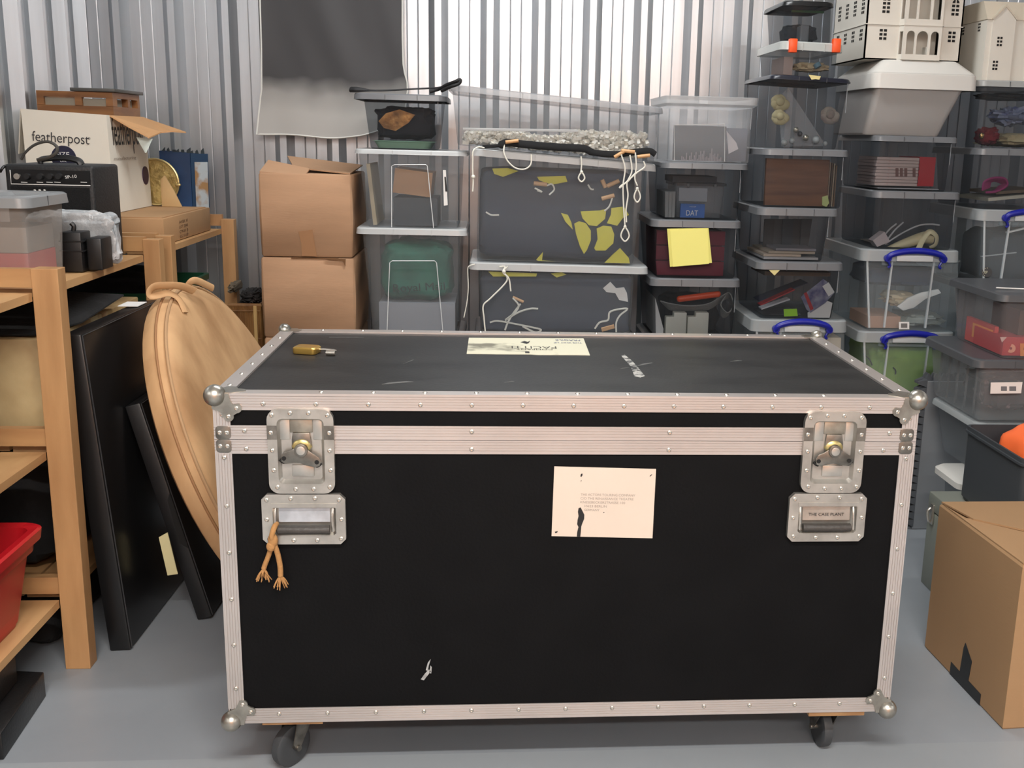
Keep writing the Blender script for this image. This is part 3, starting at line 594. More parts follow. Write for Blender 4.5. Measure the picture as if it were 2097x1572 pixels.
# what is inside them
def shard(name, label, cat, pts, Y, m, t=.004, group=None): return tag(patch(pts, Y, t).build(name, m, sm=False), label, cat, group)
x0, x1, z0, z1 = rectpx(985, 1292, 350, 540, YC+.05)
FAB = tag(MB().lump(x0-.012, x1+.012, YC+.034, YC+DC-.05, C2['zb']+.006, z1+.012, 5, .045, .16, n=60, m=34, fr=3).build('dark_costume', NAVYF), 'dark slate costume fabric filling the largest clear box', 'costume')
YEL = mat('yellow_felt', (214, 204, 70), .8, var=.1)
YF = YC+.026
for k, pts in enumerate(([(1149, 436), (1163, 440), (1170, 455), (1173, 470), (1158, 454)], [(1189, 433), (1228, 431), (1242, 428), (1239, 448), (1222, 463), (1206, 461), (1193, 447)], [(1252, 426), (1278, 423), (1288, 440), (1276, 446), (1264, 462), (1243, 457), (1251, 440)],
        [(1176, 458), (1186, 453), (1200, 457), (1210, 472), (1210, 492), (1202, 512), (1196, 520), (1188, 505), (1180, 480)], [(1222, 468), (1236, 462), (1252, 464), (1258, 480), (1256, 498), (1240, 513), (1220, 513), (1217, 508), (1224, 490)],
        [(1238, 541), (1254, 522), (1270, 508), (1288, 528), (1290, 545), (1262, 545)], [(1008, 345), (1040, 344), (1062, 350), (1030, 362), (1012, 356)], [(1100, 362), (1158, 360), (1162, 372), (1130, 378), (1104, 369)], [(1098, 532), (1112, 516), (1110, 536), (1138, 541), (1136, 545), (1102, 545)])):
    sub(patch(pts, YF, .006), 'yellow_felt_piece', YEL, FAB, 'yellow felt piece', sm=False)
TOG = mat('toggle_wood', (206, 160, 112), .5)
for a, b in (((1093, 375), (1120, 378)), ((1233, 368), (1240, 384)), ((1243, 381), (1268, 370)), ((1232, 407), (1258, 400))):
    sub(MB().cyl(PY(*a, YF), PY(*b, YF), .0075, n=10), 'wooden_toggle', TOG, FAB, 'wooden toggle')
for pts in ([(1120, 380), (1130, 377), (1135, 388), (1125, 399)], [(1254, 405), (1248, 422), (1238, 432)], [(1204, 378), (1210, 387), (1216, 388)], [(995, 434), (1006, 440), (1022, 440)], [(1100, 390), (1110, 393), (1095, 385)]):
    sub(MB().tube(line(pts, YF-.002), .003, n=6), 'cord_end', CORD, FAB)
x0, x1, z0, z1 = rectpx(986, 1292, 566, 690, YC+.05)
FB2 = tag(MB().lump(x0-.012, x1+.010, YC+.034, YC+DC-.05, C3['zb']+.006, z1+.01, 8, .045, .16, n=50, m=30).build('dark_costume', NAVYF), 'dark slate fabric packed in the box below the yellow pattern', 'costume')
for pts in ([(1000, 556), (1060, 558), (1100, 560), (1098, 566), (1010, 566)], [(1128, 560), (1150, 556), (1160, 562), (1140, 568)]): sub(patch(pts, YF, .004), 'yellow_felt_piece', YEL, FB2, sm=False)
for pts in ([(1050, 610), (1062, 625), (1054, 640), (1034, 656), (1060, 640), (1085, 632), (1102, 632)], [(1003, 660), (1020, 657), (1060, 664), (1090, 670), (1108, 675), (1096, 680), (1070, 668)], [(1218, 673), (1228, 660), (1245, 655), (1248, 640), (1262, 634), (1285, 632), (1270, 645), (1262, 660), (1262, 680)], [(1034, 676), (1040, 660), (1052, 640), (1066, 622)]):
    sub(MB().tube(line(pts, YF-.004), .0032, n=6), 'white_cord', CORD, FB2)
sub(patch([(1235, 590), (1250, 577), (1262, 590), (1278, 588), (1284, 600), (1286, 618), (1268, 614), (1260, 600), (1242, 598)], YF, .003), 'white_paper_scrap', PAPER, FB2, sm=False)
sub(MB().cyl(PY(1232, 675, YF), PY(1258, 668, YF), .008, n=8), 'wooden_toggle', TOG, FB2)
sub(MB().cyl(PY(1050, 608, YF), PY(1072, 618, YF), .005, n=8), 'wooden_toggle', TOG, FB2)
# white packing bits: far too many to count
mb = MB(); rnd = random.Random(4)
def surf(x): return C2['zt']-.062*(x-(C2['X0']+C2['X1'])/2)+.016
x0, x1 = C1['x0']+.026, C1['x1']-.024
for k in range(1500):
    x = rnd.uniform(x0, x1); u = (x-x0)/(x1-x0); y = YC+.040+rnd.random()**2*.34
    top = .030+.045*u+.012*math.sin(u*9) + (.02*math.exp(-((u-.62)/.1)**2))
    z = surf(x)+rnd.random()*top; s = rnd.uniform(.0055, .0105); q = Matrix.Translation((x, y, z)) @ Matrix.Rotation(rnd.uniform(0, 3), 4, (rnd.random(), rnd.random(), rnd.random()+.1))
    t = MB().box(-s, s, -s*.6, s*.6, -s*.6, s*.6).xf(q); mb.add(t.v, t.f)
tag(mb.build('packing_bits', mat('bone_white', (252, 248, 238), .6, c2=(238, 230, 212), vs=40), sm=False), 'heap of small white packing bits in the long clear box', 'packing bits', kind='stuff')
a, b = PY(948, 264, YC+.024), PY(1184, 268, YC+.024)
tag(MB().cyl(a, b, .0042, n=10).build('white_rod', PAPER), 'long white rod resting on the packing bits', 'rod')
# black cloth roll with toggles and cords lying on the large lid
zc = lambda x: C2['zt']-.062*(x-(C2['X0']+C2['X1'])/2)
YR = YC-.006
mb = MB().tube([PY(988, 300, YR), PY(1020, 298, YR-.004), PY(1040, 292, YR-.004), PY(1080, 296, YR-.004), PY(1140, 301, YR-.006), PY(1195, 304, YR-.004), PY(1215, 312, YR-.002), PY(1260, 316, YR), PY(1300, 311, YR-.004), PY(1330, 309, YR-.004), PY(1342, 316, YR-.004)], lambda t: .007 if t < .12 else (.016 if t < .6 else .014), n=12, smooth=5, flat=.55)
BR = tag(mb.build('black_cloth_roll', mat('velvet_black', (10, 10, 11), .9)), 'rolled black cloth with wooden toggles on the widest box', 'cloth roll')
for a, b in (((1035, 291), (1062, 288)), ((1258, 322), (1278, 310)), ((1272, 308), (1300, 311)), ((1305, 321), (1331, 318))):
    sub(MB().cyl(PY(*a, YR-.018), PY(*b, YR-.018), .0062, n=12), 'wooden_toggle', TOG, BR, 'wooden toggle', bev=.001)
YW = YC-.028
def cordset(pts, loop=None, r=.0026, label=None):
    mb = MB().tube(line(pts, YW), r, n=7, smooth=6)
    if loop:
        (lx, ly, w, h) = loop; mb.tube(line([(lx, ly-h), (lx-w*.8, ly-h*.3), (lx-w, ly+h*.4), (lx, ly+h), (lx+w, ly+h*.4), (lx+w*.8, ly-h*.3), (lx, ly-h)], YW-.001), r, n=7, smooth=5)
        mb.ball(PY(lx, ly-h, YW), .0055, n=8, m=6)
    return mb
cg = 'white cords hanging from the black cloth roll'
tag(cordset([(992, 303, YC-.012), (980, 301, YC-.014), (969, 309), (968, 330), (968, 352), (969, 372), (968, 392)]).ball(PY(969, 362, YW), .007, n=8, m=6).build('looped_string', CORD), 'leftmost white cord hanging straight with a knot, beside the clear box edge', 'cord', cg)
tag(cordset([(1033, 296, YC-.02), (1032, 312), (1040, 330), (1056, 344), (1075, 346), (1087, 336), (1088, 316)]).build('looped_string', CORD), 'white cord sagging in a wide loop over the large lid', 'cord', cg)
tag(cordset([(1190, 320), (1191, 335), (1190, 350)], (1191, 362, 6, 10)).build('looped_string', CORD), 'short white cord with a small loop at the middle of the box', 'cord', cg)
tag(cordset([(1272, 316), (1280, 345), (1276, 380), (1277, 420), (1280, 465)], (1280, 479, 8, 15)).build('looped_string', CORD), 'longest white cord, its big loop reaching the yellow scales', 'cord', cg)
tag(cordset([(1290, 317), (1294, 350), (1284, 375), (1286, 400), (1282, 430), (1283, 455)], None).build('looped_string', CORD), 'white cord hanging beside the longest one without a loop', 'cord', cg)
tag(cordset([(1301, 312), (1303, 340), (1300, 365), (1305, 380)], (1305, 400, 6, 14)).build('looped_string', CORD), 'white cord ending in a narrow loop near the box corner', 'cord', cg)
tag(cordset([(1318, 330), (1320, 342), (1300, 356), (1285, 372), (1272, 380), (1270, 384), (1290, 366), (1306, 352)], None).build('looped_string', CORD), 'tangled white cord knotted across the others at the corner', 'cord', cg)
tag(cordset([(1022, 546), (1034, 546, YC-.012), (1030, 558), (1042, 570), (1046, 596)]).ball(PY(1032, 556, YW), .007, n=8, m=6).tube(line([(1040, 545), (1032, 556), (1038, 575), (1005, 610), (990, 625), (991, 650), (995, 690)], YW), .0026, n=7).build('looped_string', CORD), 'white cord knotted over the lower lid of the widest stack', 'cord')
tag(MB().tube(line([(972, 541, YC-.006), (962, 544), (958, 552), (959, 590), (956, 620), (950, 650)], YC-.012), .0018, n=6).build('thin_cable', CORD), 'thin white cable hanging down left of the widest stack', 'cable')

# --- stack D (grey lids, right of the widest stack)
YD, DD = 1.72, .42
D4 = tote(YD, DD, (1332, 1520, 571, 587), (1338, 1512, 1342, 1500, 700), 'grey lidded box of cables, white plugs and an orange stick')
below(D4, 'smoky box at the foot of the stack with the cable box')
D3 = tote(YD, DD, (1334, 1522, 451, 466), (1340, 1513, 1344, 1506, 572), 'grey lidded box holding maroon drawers behind a yellow note', zb=D4['zt'])
D2 = tote(YD, DD, (1356, 1537, 333, 346), (1358, 1523, 1360, 1512, 451), 'grey lidded box with a smaller clear box and blue pack', zb=D3['zt'])
D1 = tote(YD, DD-.04, (1368, 1552, 196, 206), (1369, 1546, 1373, 1536, 332), 'open milky box of dark panels topping the maroon drawer stack', zb=D2['zt'], body=clear('milky_clear', (186, 190, 194), .30, r=.3), openbox=True)
# flared rim of the open box
c_ = (D1['X0']+D1['X1'])/2; cyd = YD+D1['d']/2; hx = D1['tw']/2; hy = D1['d']/2-.012
sub(MB().loft([rr(c_, cyd, hx, hy, .02, D1['zl']-.02), rr(c_, cyd, hx+.012, hy+.014, .03, D1['zl']-.012), rr(c_, cyd, hx+.014, hy+.02, .03, D1['zl']+.012), rr(c_, cyd, hx+.010, hy+.016, .03, D1['zl']+.013), rr(c_, cyd, hx+.004, hy+.004, .025, D1['zl']+.002)], 0, 0), 'flared_rim', clear('milky_rim', (205, 208, 210), .6, r=.3), D1['o'])
sub(patch([(1432, 205), (1450, 206), (1450, 213), (1432, 212)], YD-.012, .004), 'latch_tab', clear('milky_rim', (205, 208, 210), .6, r=.3), D1['o'])
cbox('framed_board', 'dark grey panel with a pale rim inside the open milky box', 'panel', (1381, 1484, 256, 331), YD+.045, .012, mat('slate_grey', (52, 54, 58), .7), fl=D1['zb']+.003)
gp = bpy.data.objects['framed_board']
sub(MB().tube(line([(1381, 331), (1381, 256), (1484, 254), (1484, 331)], YD+.043), .0012, n=6, smooth=0), 'pale_rim', PAPER, gp)
mb = MB(); rnd = random.Random(9)
for k in range(26):
    px = 1396+k*3.2; h = rnd.uniform(4, 28)*(1 if 8 < k < 20 else .7); p = PY(px, 330, YD+.040)
    mb.box(p.x-.0016, p.x+.0016, YD+.041, YD+.0425, PY(px, 330, YD+.04).z, PY(px, 330-h, YD+.04).z)
sub(mb, 'drawn_skyline', mat('skyline_grey', (128, 118, 122), .8), gp, sm=False)
cbox('grey_book', 'dark book standing at the right end of the open milky box', 'book', (1492, 1528, 262, 331), YD+.06, .22, mat('slate_blue', (78, 80, 92), .7), fl=D1['zb']+.003)
tag(patch([(1488, 268), (1508, 292), (1512, 305), (1492, 315)], YD+.045, .003).build('paper_scrap', mat('pale_scrap', (176, 170, 172), .8), sm=False), 'pale torn paper beside the dark book in the milky box', 'paper')
# small clear box in D2
x0, x1, z0, z1 = rectpx(1384, 1482, 378, 448, YD+.07); fz = D2['zb']+.003
q = thing('small_box', 'small clear box with a dark clipped lid, inside another box', 'small box', ((x0+x1)/2, YD+.16, fz))
cx = (x0+x1)/2
MB().loft([rr(cx, YD+.17, (x1-x0)/2-.01, .085, .01, fz), rr(cx, YD+.17, (x1-x0)/2, .095, .012, z1)], 1, 0).build('tub', clear('small_clear', (160, 165, 170), .4), q)
MB().loft([rr(cx, YD+.17, (x1-x0)/2+.006, .10, .012, z1-.002), rr(cx, YD+.17, (x1-x0)/2+.006, .10, .012, z1+.007)], 1, 1).build('lid', mat('smoke_black', (40, 42, 46), .4), q)
for px in (1407, 1463): MB().box(PY(px, 380, YD+.06).x, PY(px+5, 380, YD+.06).x, YD+.063, YD+.071, z1-.006, z1+.004).build('clip', GLID, q)
MB().box(PY(1392, 400, YD+.06).x, PY(1450, 400, YD+.06).x, YD+.076, YD+.079, PY(1400, 412, YD+.07).z, PY(1400, 384, YD+.07).z).build('paper_label', mat('haze_label', (168, 172, 178), .6), q)
dt = cbox('tape_pack', 'blue tape pack with large white lettering', 'pack', (1394, 1442, 417, 450), YD+.045, .012, mat('dat_blue', (58, 104, 176), .5), fl=fz)
text('DAT', PY(1429, 440, YD+.045).x-PY(1405, 440, YD+.045).x, PY(1405, 441, YD+.0445), (1, 0, 0), (0, 0, 1), PAPER, 'lettering', dt, maxh=.018)
text('maxell', .022, PY(1412, 424, YD+.0445), (1, 0, 0), (0, 0, 1), PAPER, 'lettering', dt, maxh=.004)
cbox('black_case', 'flat black case lying on top of the small clipped box', 'case', (1378, 1468, 360, 371), YD+.06, .18, mat('soft_black', (34, 36, 40), .6), fl=z1+.008)
for i, (a, b) in enumerate(((1362, 1368), (1370, 1375), (1377, 1381))):
    cbox('pale_folder', ('leftmost', 'middle', 'rightmost')[i] + ' of three pale folders standing left of the blue pack', 'folder', (a, b, 392, 449), YD+.045, .2, mat('pale_grey_card', (150, 150, 148), .8), fl=fz, group='pale folders')
# maroon drawers
fz = D3['zb']+.003; x0, x1, z0, z1 = rectpx(1344, 1481, 470, 571, YD+.05)
q = thing('drawer_unit', 'maroon card drawer unit inside the grey lidded box', 'drawer unit', ((x0+x1)/2, YD+.18, fz))
MAR = mat('maroon_card', (124, 30, 50), .7)
MB().box(x0, x1-.012, YD+.052, YD+.32, fz, z1).build('carcass', mat('maroon_dark', (84, 20, 34), .7), q, sm=False)
h = (z1-fz)/3
for k in range(3): MB().box(x0+.002, x1-.002, YD+.045, YD+.06, fz+k*h+.0025, fz+(k+1)*h-.0015).build('drawer_front', MAR, q, bev=.0015)
q = patch([(1366, 468), (1451, 467), (1458, 538), (1372, 546)], YD-.004, .0006).build('yellow_note', mat('note_yellow2', (226, 218, 120), .7), sm=False)
tag(q, 'large yellow paper note hung from the lid over the maroon drawers', 'note')
sub(patch([(1372, 470), (1449, 468), (1452, 540), (1378, 546)], YD-.0055, .0006), 'front_sheet', mat('note_yellow', (240, 232, 132), .7), q, sm=False)
# cables
fz = D4['zb']+.003
tag(MB().cyl(PY(1392, 612, YD+.05), PY(1470, 602, YD+.05), .0115, n=14).ball(PY(1392, 612, YD+.05), .0115, n=10, m=8).ball(PY(1470, 602, YD+.05), .0115, n=10, m=8).build('orange_stick', ORANGE), 'bright orange plastic stick lying on top of the cables', 'stick')
rnd = random.Random(3); mb = MB()
for k in range(7):
    o = k*1.6; mb.tube(line([(1352+o, 616+o), (1375, 622+o*1.3), (1410, 626+o), (1450, 622+o*1.2), (1478, 606+o), (1494+o*.5, 600+o), (1502, 625+o), (1490-o, 640+o), (1476, 624), (1486, 606)], YD+.06+k*.008), .0024, n=6, smooth=4)
tag(mb.build('grey_cable', mat('cable_grey', (146, 146, 142), .5)), 'coiled grey cable above the white plugs', 'cable')
for nm, a, nt in (('left', 1365, 0), ('right', 1410, 1)):
    x0, x1, z0, z1 = rectpx(a, a+40, 640, 690, YD+.045)
    q = MB().prism([(x0, z0), (x1, z0), (x1, z1), (x0+.028, z1), (x0+.028, z1-.016), (x0, z1-.016)], 'y', YD+.05, YD+.09).build('plug_adaptor', mat('plug_white', (224, 222, 208), .5), bev=.003)
    tag(q, nm + ' of the two white plug adaptors above the case edge', 'plug', 'white plug adaptors')
x0, x1, z0, z1 = rectpx(1342, 1358, 610, 690, YD+.05)
tag(MB().prism([(x0, z0), (x1, z0), (x1, z0+.03), (x0, z1)], 'y', YD+.05, YD+.30).build('paper_stack', PAPER, sm=False), 'pile of white papers standing left of the plugs', 'papers')
tag(MB().lump(D4['x0']+.04, D4['x1']-.02, YD+.11, YD+.34, fz, PY(1420, 618, YD).z, 8, .15, .4).build('black_bag', BLKF), 'black bag filling the cable box behind the plugs', 'bag')

# --- stack E
YE, DE = 1.62, .42
E7 = tote(YE, .46, (1540, 1740, 656, 680), (1546, 1732, 1550, 1728, 840), 'clear box with blue handle, just behind the case corner', body=RBODY, lidm=clear('box_lid_clear', (166, 171, 172), .72), kind='rub', group='clear boxes with blue clip handles')
below(E7, 'clear box at the foot of the stack with wooden boards', body=RBODY, lid=clear('box_lid_clear', (166, 171, 172), .72))
E6 = tote(YE, DE, (1550, 1732, 537, 553), (1554, 1723, 1558, 1706, 658), 'grey lidded box of leaflets with a lime sticker', zb=E7['zt'])
E5 = tote(YE, DE, (1553, 1722, 426, 442), (1558, 1703, 1560, 1686, 540), 'grey lidded box with upright dark sheets and loose papers', zb=E6['zt'])
E4 = tote(YE, DE, (1562, 1743, 305, 319), (1570, 1733, 1564, 1722, 427), 'grey lidded box with brown wooden boards and records', zb=E5['zt'])
E3 = tote(YE, DE, (1580, 1747, 157, 166), (1583, 1742, 1577, 1716, 303), 'navy lidded clear box holding cream paper flowers', zb=E4['zt'], lidm=NLID, tilt=-.03)
E2 = tote(YE, DE-.06, (1600, 1731, 86, 104), (1604, 1718, 1604, 1712, 157), 'shallow clear box closed with two orange clips', zb=E3['zt'], lidm=clear('hazy_lid', (200, 204, 200), .7), body=GBODY, kind='clear', group='stacked storage boxes', tilt=-.02, btilt=-.03)
E1 = tote(YE+.01, DE-.12, (1606, 1713, 2, 12), (1611, 1705, 1612, 1702, 84), 'small black lidded box at the very top of its stack', zb=E2['zt'], lidm=BLID, kind='rubless', btilt=-.02)
for a in (1617, 1706):
    p, p2 = PY(a, 80, YE-.004), PY(a+14, 108, YE-.004)
    MB().box(p.x, p2.x, YE-.012, YE+.012, p2.z, p.z+.002).build('orange_clip', ORANGE, E2['o'], bev=.003)
Y_ = YE+.045
tag(patch([(1656, 153), (1681, 156), (1678, 163), (1670, 162), (1662, 163)], YE-.004, .001).build('masking_tape_scrap', mat('masking', (214, 200, 140), .8), sm=False), 'yellowed scrap of masking tape on the navy lid', 'tape scrap')
cbox('green_divider', 'green strip inside the topmost black lidded box', 'divider', (1622, 1690, 18, 27), YE+.10, .01, mat('leaf_green', (70, 128, 72), .6))
for i, a in enumerate((1566, 1578, 1590)): pass
cbox('clear_beaker', 'hazy beaker standing in the topmost black lidded box', 'beaker', (1640, 1656, 50, 84), YE+.08, .05, clear('beaker_plastic', (190, 196, 200), .5), fl=E1['zb']+.003, bev=.006)
tag(MB().lump(E1['x0']+.014, E1['x1']-.012, YE+.12, YE+.24, E1['zb']+.004, PY(1650, 40, YE).z, 5, .2, .5).build('dark_bundle', mat('dusk_fabric', (50, 56, 62), .8)), 'dark bundle in the back of the topmost box', 'bundle')
cbox('pink_tin', 'pale pink box at the left of the orange clipped box', 'small box', (1606, 1622, 116, 152), YE+.05, .16, mat('pale_pink', (196, 170, 158), .7), fl=E2['zb']+.003)
q = tag(MB().lump(*rectpx(1624, 1706, 124, 148, YE+.05)[:2], YE+.05, YE+.12, E2['zb']+.016, rectpx(1624, 1706, 124, 148, YE+.05)[3], 14, .35, .8).build('cream_cloth', mat('cream_cloth', (206, 184, 144), .85)), 'twisted cream cloth lying in the orange clipped box', 'cloth')
sub(MB().cyl(PY(1672, 130, YE+.050), PY(1676, 138, YE+.046), .012, n=14), 'blue_print', mat('pale_blue', (112, 146, 160), .7), q)
fz = E3['zb']+.003
def flower(px, py, r, Y, seed, label, m):
    c = PY(px, py, Y); mb = MB(); rnd = random.Random(seed)
    for k in range(9):
        a = k*.7+rnd.random()*.3; rr_ = r*(.35+.06*k/2); d = V((math.cos(a), -.3-.3*rnd.random(), math.sin(a)))
        mb.ball(c+V((d.x*rr_*.55, d.y*.012, d.z*rr_*.55)), rr_*.75, (1, .38, .85), 10, 7)
    mb.ball(c+V((0, -.014, 0)), r*.3, (1, .6, 1), 10, 7)
    return tag(mb.build('paper_flower', m), label, 'paper flower', 'cream paper flowers')
FLW = mat('flower_cream', (222, 208, 160), .8, var=.1); FLW2 = mat('flower_white', (208, 198, 180), .8, c2=(150, 134, 130), vs=20)
flower(1596, 208, .050, YE+.085, 1, 'upper cream paper flower at the left of the navy lidded box', FLW)
flower(1596, 238, .046, YE+.058, 2, 'lower cream paper flower at the left of the navy lidded box', FLW)
flower(1698, 234, .052, YE+.062, 3, 'off-white paper flower at the right of the navy lidded box', FLW2)
tag(MB().loft([[PY(1614, 180, YE+.10), PY(1692, 299, YE+.086), PY(1600, 300, YE+.086), PY(1594, 200, YE+.11)], [PY(1614, 180, YE+.101), PY(1692, 299, YE+.087), PY(1600, 300, YE+.087), PY(1594, 200, YE+.111)]]).build('clear_bag', FILM, sm=False), 'clear plastic bag folded diagonally among the paper flowers', 'plastic bag')
rnd = random.Random(5)
for k, (px, py, r, m) in enumerate(((1630, 266, .010, 'a'), (1638, 274, .009, 'b'), (1650, 282, .011, 'a'), (1671, 286, .013, 'c'), (1622, 288, .010, 'c'), (1690, 294, .008, 'c'), (1606, 292, .011, 'c'))):
    mm = {'a': mat('shiny_bead', (214, 206, 186), .15, .8), 'b': mat('dark_bead', (70, 70, 72), .3), 'c': mat('pearl_bead', (206, 210, 208), .3)}[m]
    p = PY(px, py, YE+.062+.004*k); p.z = max(p.z, fz+r)
    tag(MB().ball(p, r, (1, 1, 1), 14, 10).build('glass_bauble', mm), ('silver bauble highest of the scatter', 'dark bauble beside the silver ones', 'silver bauble nearest the middle', 'biggest pearly bauble', 'pearly bauble left of the silver ones', 'rightmost small pearly bauble', 'leftmost pearly bauble at the box corner')[k] + ' in the navy lidded box', 'bauble', 'small baubles')
cbox('brown_board', 'brown wood-grained board standing in the grey lidded box', 'board', (1570, 1692, 324, 425), YE+.04, .018, mat('walnut', (138, 92, 62), .55, c2=(104, 66, 44), vs=6, vst=(.6, 1, 6)), fl=E4['zb']+.003)
RC = [(150, 128, 108), (92, 70, 54), (168, 150, 128), (110, 84, 62), (176, 160, 140), (120, 96, 74)]
for k in (0, 1, 2, 5):
    xs_ = 1.6525+min(k, 3)*.0075; fl_ = E4['zb']+.0045
    tag(MB().box(xs_, xs_+.004, YE+.045, YE+.325, fl_, fl_+.148-.002*k).build('record_sleeve', mat('sleeve%d' % k, RC[k], .7), sm=False), {0: 'pale brown sleeve touching the brown board', 1: 'dark brown sleeve second from the brown board', 2: 'cream sleeve third from the brown board', 5: 'tan outermost sleeve beside the box wall'}[k]+' in the grey lidded box', 'sleeve', 'sleeves beside the brown board')
tag(patch([(1684, 403), (1695, 400), (1698, 416), (1692, 425), (1684, 420)], YE+.034, .003).build('lime_tag', mat('lime_pale', (190, 200, 130), .6), sm=False), 'pale lime tag at the foot of the wooden board', 'tag')
for k in range(6):
    a = 1566+k*19
    cbox('dark_sheet', ('leftmost', 'second from left', 'third from left', 'third from right', 'second from right', 'rightmost')[k] + ' dark upright sheet at the back of the loose paper box', 'sheet', (a, a+15, 448, 534), YE+.20+.012*(k % 2), .006, mat('dark_sheet%d' % (k % 3), ((66, 62, 60), (78, 76, 76), (56, 60, 64))[k % 3], .7), fl=E5['zb']+.003, group='dark upright sheets')
PS = [((1552, 1680, 533, 537), (196, 192, 190), .0), ((1556, 1640, 522, 528), (206, 186, 166), .0), ((1575, 1670, 518, 521), (186, 170, 150), .05), ((1590, 1672, 526, 530), (150, 146, 150), -.05)]
zz = E5['zb']+.003
for k, (px, c, ro) in enumerate(PS):
    x0, x1, z0, z1 = rectpx(*px, YE+.05); x0 = max(x0, E5['x0']+.012); x1 = min(x1, E5['x1']-.012)
    tag(MB().box(x0, x1, YE+.045+.006*k, YE+.30, zz, zz+.008).build('loose_papers', mat('papers%d' % k, c, .8), sm=False), ('lowest white', 'tan second', 'pale brown third', 'grey topmost')[k] + ' sheaf in the pile of loose papers', 'papers', 'sheaves of loose papers'); zz += .0095
fz = E6['zb']+.003
def slab(name, label, cat, p0, p1, th, Y, dp, m, group=None):
    a, b = PY(*p0, Y), PY(*p1, Y); d = (b-a); n = V((-d.z, 0, d.x)).normalized()*th
    return tag(MB().loft([[a, b, b+n, a+n], [p+V((0, dp, 0)) for p in (a, b, b+n, a+n)]]).build(name, m, sm=False), label, cat, group)
slab('red_folder', 'thin red folder sloping up through the leaflet box', 'folder', (1558, 626), (1628, 594), .004, Y_+.050, .045, mat('folder_red', (176, 40, 44), .6))
slab('grey_magazine', 'grey magazine under the red folder', 'magazine', (1560, 634), (1618, 614), .005, Y_, .045, mat('mag_white', (190, 188, 192), .6))
slab('blue_magazine', 'dark blue magazine sloping above the red folder', 'magazine', (1556, 618), (1655, 580), .003, Y_+.10, .1, mat('mag_navy', (60, 62, 84), .6))
slab('lower_magazine', 'dark grey magazine lowest on the left of the leaflet box', 'magazine', (1562, 652), (1640, 645), .004, Y_+.05, .15, mat('mag_grey', (96, 96, 100), .6))
tag(patch([(1640, 608), (1686, 571), (1698, 580), (1712, 600), (1690, 620), (1660, 640), (1652, 634)], Y_-.008, .004).build('leaflet_pack', mat('leaflet_purple', (60, 58, 110), .5, c2=(150, 150, 166), vs=30), sm=False), 'purple and white leaflet pack tilted in the leaflet box', 'leaflets')
lp = bpy.data.objects['leaflet_pack']
sub(patch([(1684, 586), (1697, 578), (1711, 598), (1697, 607)], Y_-.0095, .001), 'white_panel', PAPER, lp, sm=False)
sub(patch([(1646, 600), (1652, 598), (1666, 632), (1660, 636)], Y_-.0095, .001), 'red_stripe', mat('folder_red', (176, 40, 44), .6), lp, sm=False)
tag(patch([(1654, 640), (1690, 614), (1708, 620), (1706, 656), (1654, 655)], Y_-.004, .003).build('white_envelope', PAPER, sm=False), 'white envelope at the lower right of the leaflet box', 'envelope')
tag(patch([(1605, 633), (1632, 632), (1634, 647), (1606, 648)], Y_-.012, .003).build('lime_sticker', mat('lime', (168, 226, 50), .5), sm=False), 'bright lime green sticker in the leaflet box', 'sticker')
tag(patch([(1575, 553), (1597, 553), (1586, 564)], YE-.003, .001).build('cream_corner', mat('masking', (214, 200, 140), .8), sm=False), 'cream paper corner poking out under the leaflet box lid', 'paper corner')
cbox('brown_envelope', 'long brown envelope lying at the top of the leaflet box', 'envelope', (1566, 1700, 556, 566), YE+.08, .2, mat('env_brown', (120, 98, 76), .8))
cbox('cream_carton', 'cream carton inside the box behind the case corner', 'carton', (1600, 1722, 690, 800), YE+.05, .3, mat('cream_carton', (196, 178, 156), .8), fl=E7['zb']+.003)

# --- stack F
YF_, DF = 1.65, .42
F5 = tote(YF_, .46, (1760, 1960, 680, 702), (1766, 1953, 1770, 1946, 855), 'clear box of green cloth with a blue handle', body=RBODY, lidm=clear('box_lid_clear', (166, 171, 172), .72), kind='rub', group='clear boxes with blue clip handles')
below(F5, 'clear box at the foot of the stack with the green cloth', body=RBODY, lid=clear('box_lid_clear', (166, 171, 172), .72))
F4 = tote(YF_, .46, (1766, 1971, 512, 536), (1772, 1966, 1776, 1962, 679), 'clear box with blue handle and a square barcode sticker', zb=F5['zt'], body=RBODY, lidm=clear('box_lid_clear', (166, 171, 172), .72), kind='rub', group='clear boxes with blue clip handles')
F3 = tote(YF_, DF, (1790, 1973, 392, 407), (1796, 1962, 1790, 1948, 513), 'grey lidded box with a cream roll and pale carton', zb=F4['zt'])
F2 = tote(YF_, DF, (1792, 1968, 279, 291), (1798, 1954, 1794, 1939, 393), 'grey lidded box with a white and red packet pile', zb=F3['zt'])
F1 = tote(YF_, .42, (1788, 2008, 150, 183), (1793, 1975, 1771, 1928, 279), 'milky white tote with a thick white lid under the big house', zb=F2['zt'], body=MILK, lidm=mat('white_lid', (208, 206, 200), .4), kind='white', group=None, name='white_tote')
hy, hxx = F1['d']/2, (F1['X1']-F1['X0'])/2; cx, cyf = (F1['X0']+F1['X1'])/2, YF_+F1['d']/2
zh = PY(1870, 124, YF_+.075).z
lidF = F1['lid']; WL = mat('white_lid', (208, 206, 200), .4)
sub(MB().loft([rr(cx, cyf, hxx-.004, hy-.004, .03, F1['zt']-.001), rr(cx, cyf, hxx-.05, hy-.05, .03, zh-.004), rr(cx, cyf, hxx-.056, hy-.056, .03, zh-.0005)], 0, 1), 'domed_top', WL, lidF)
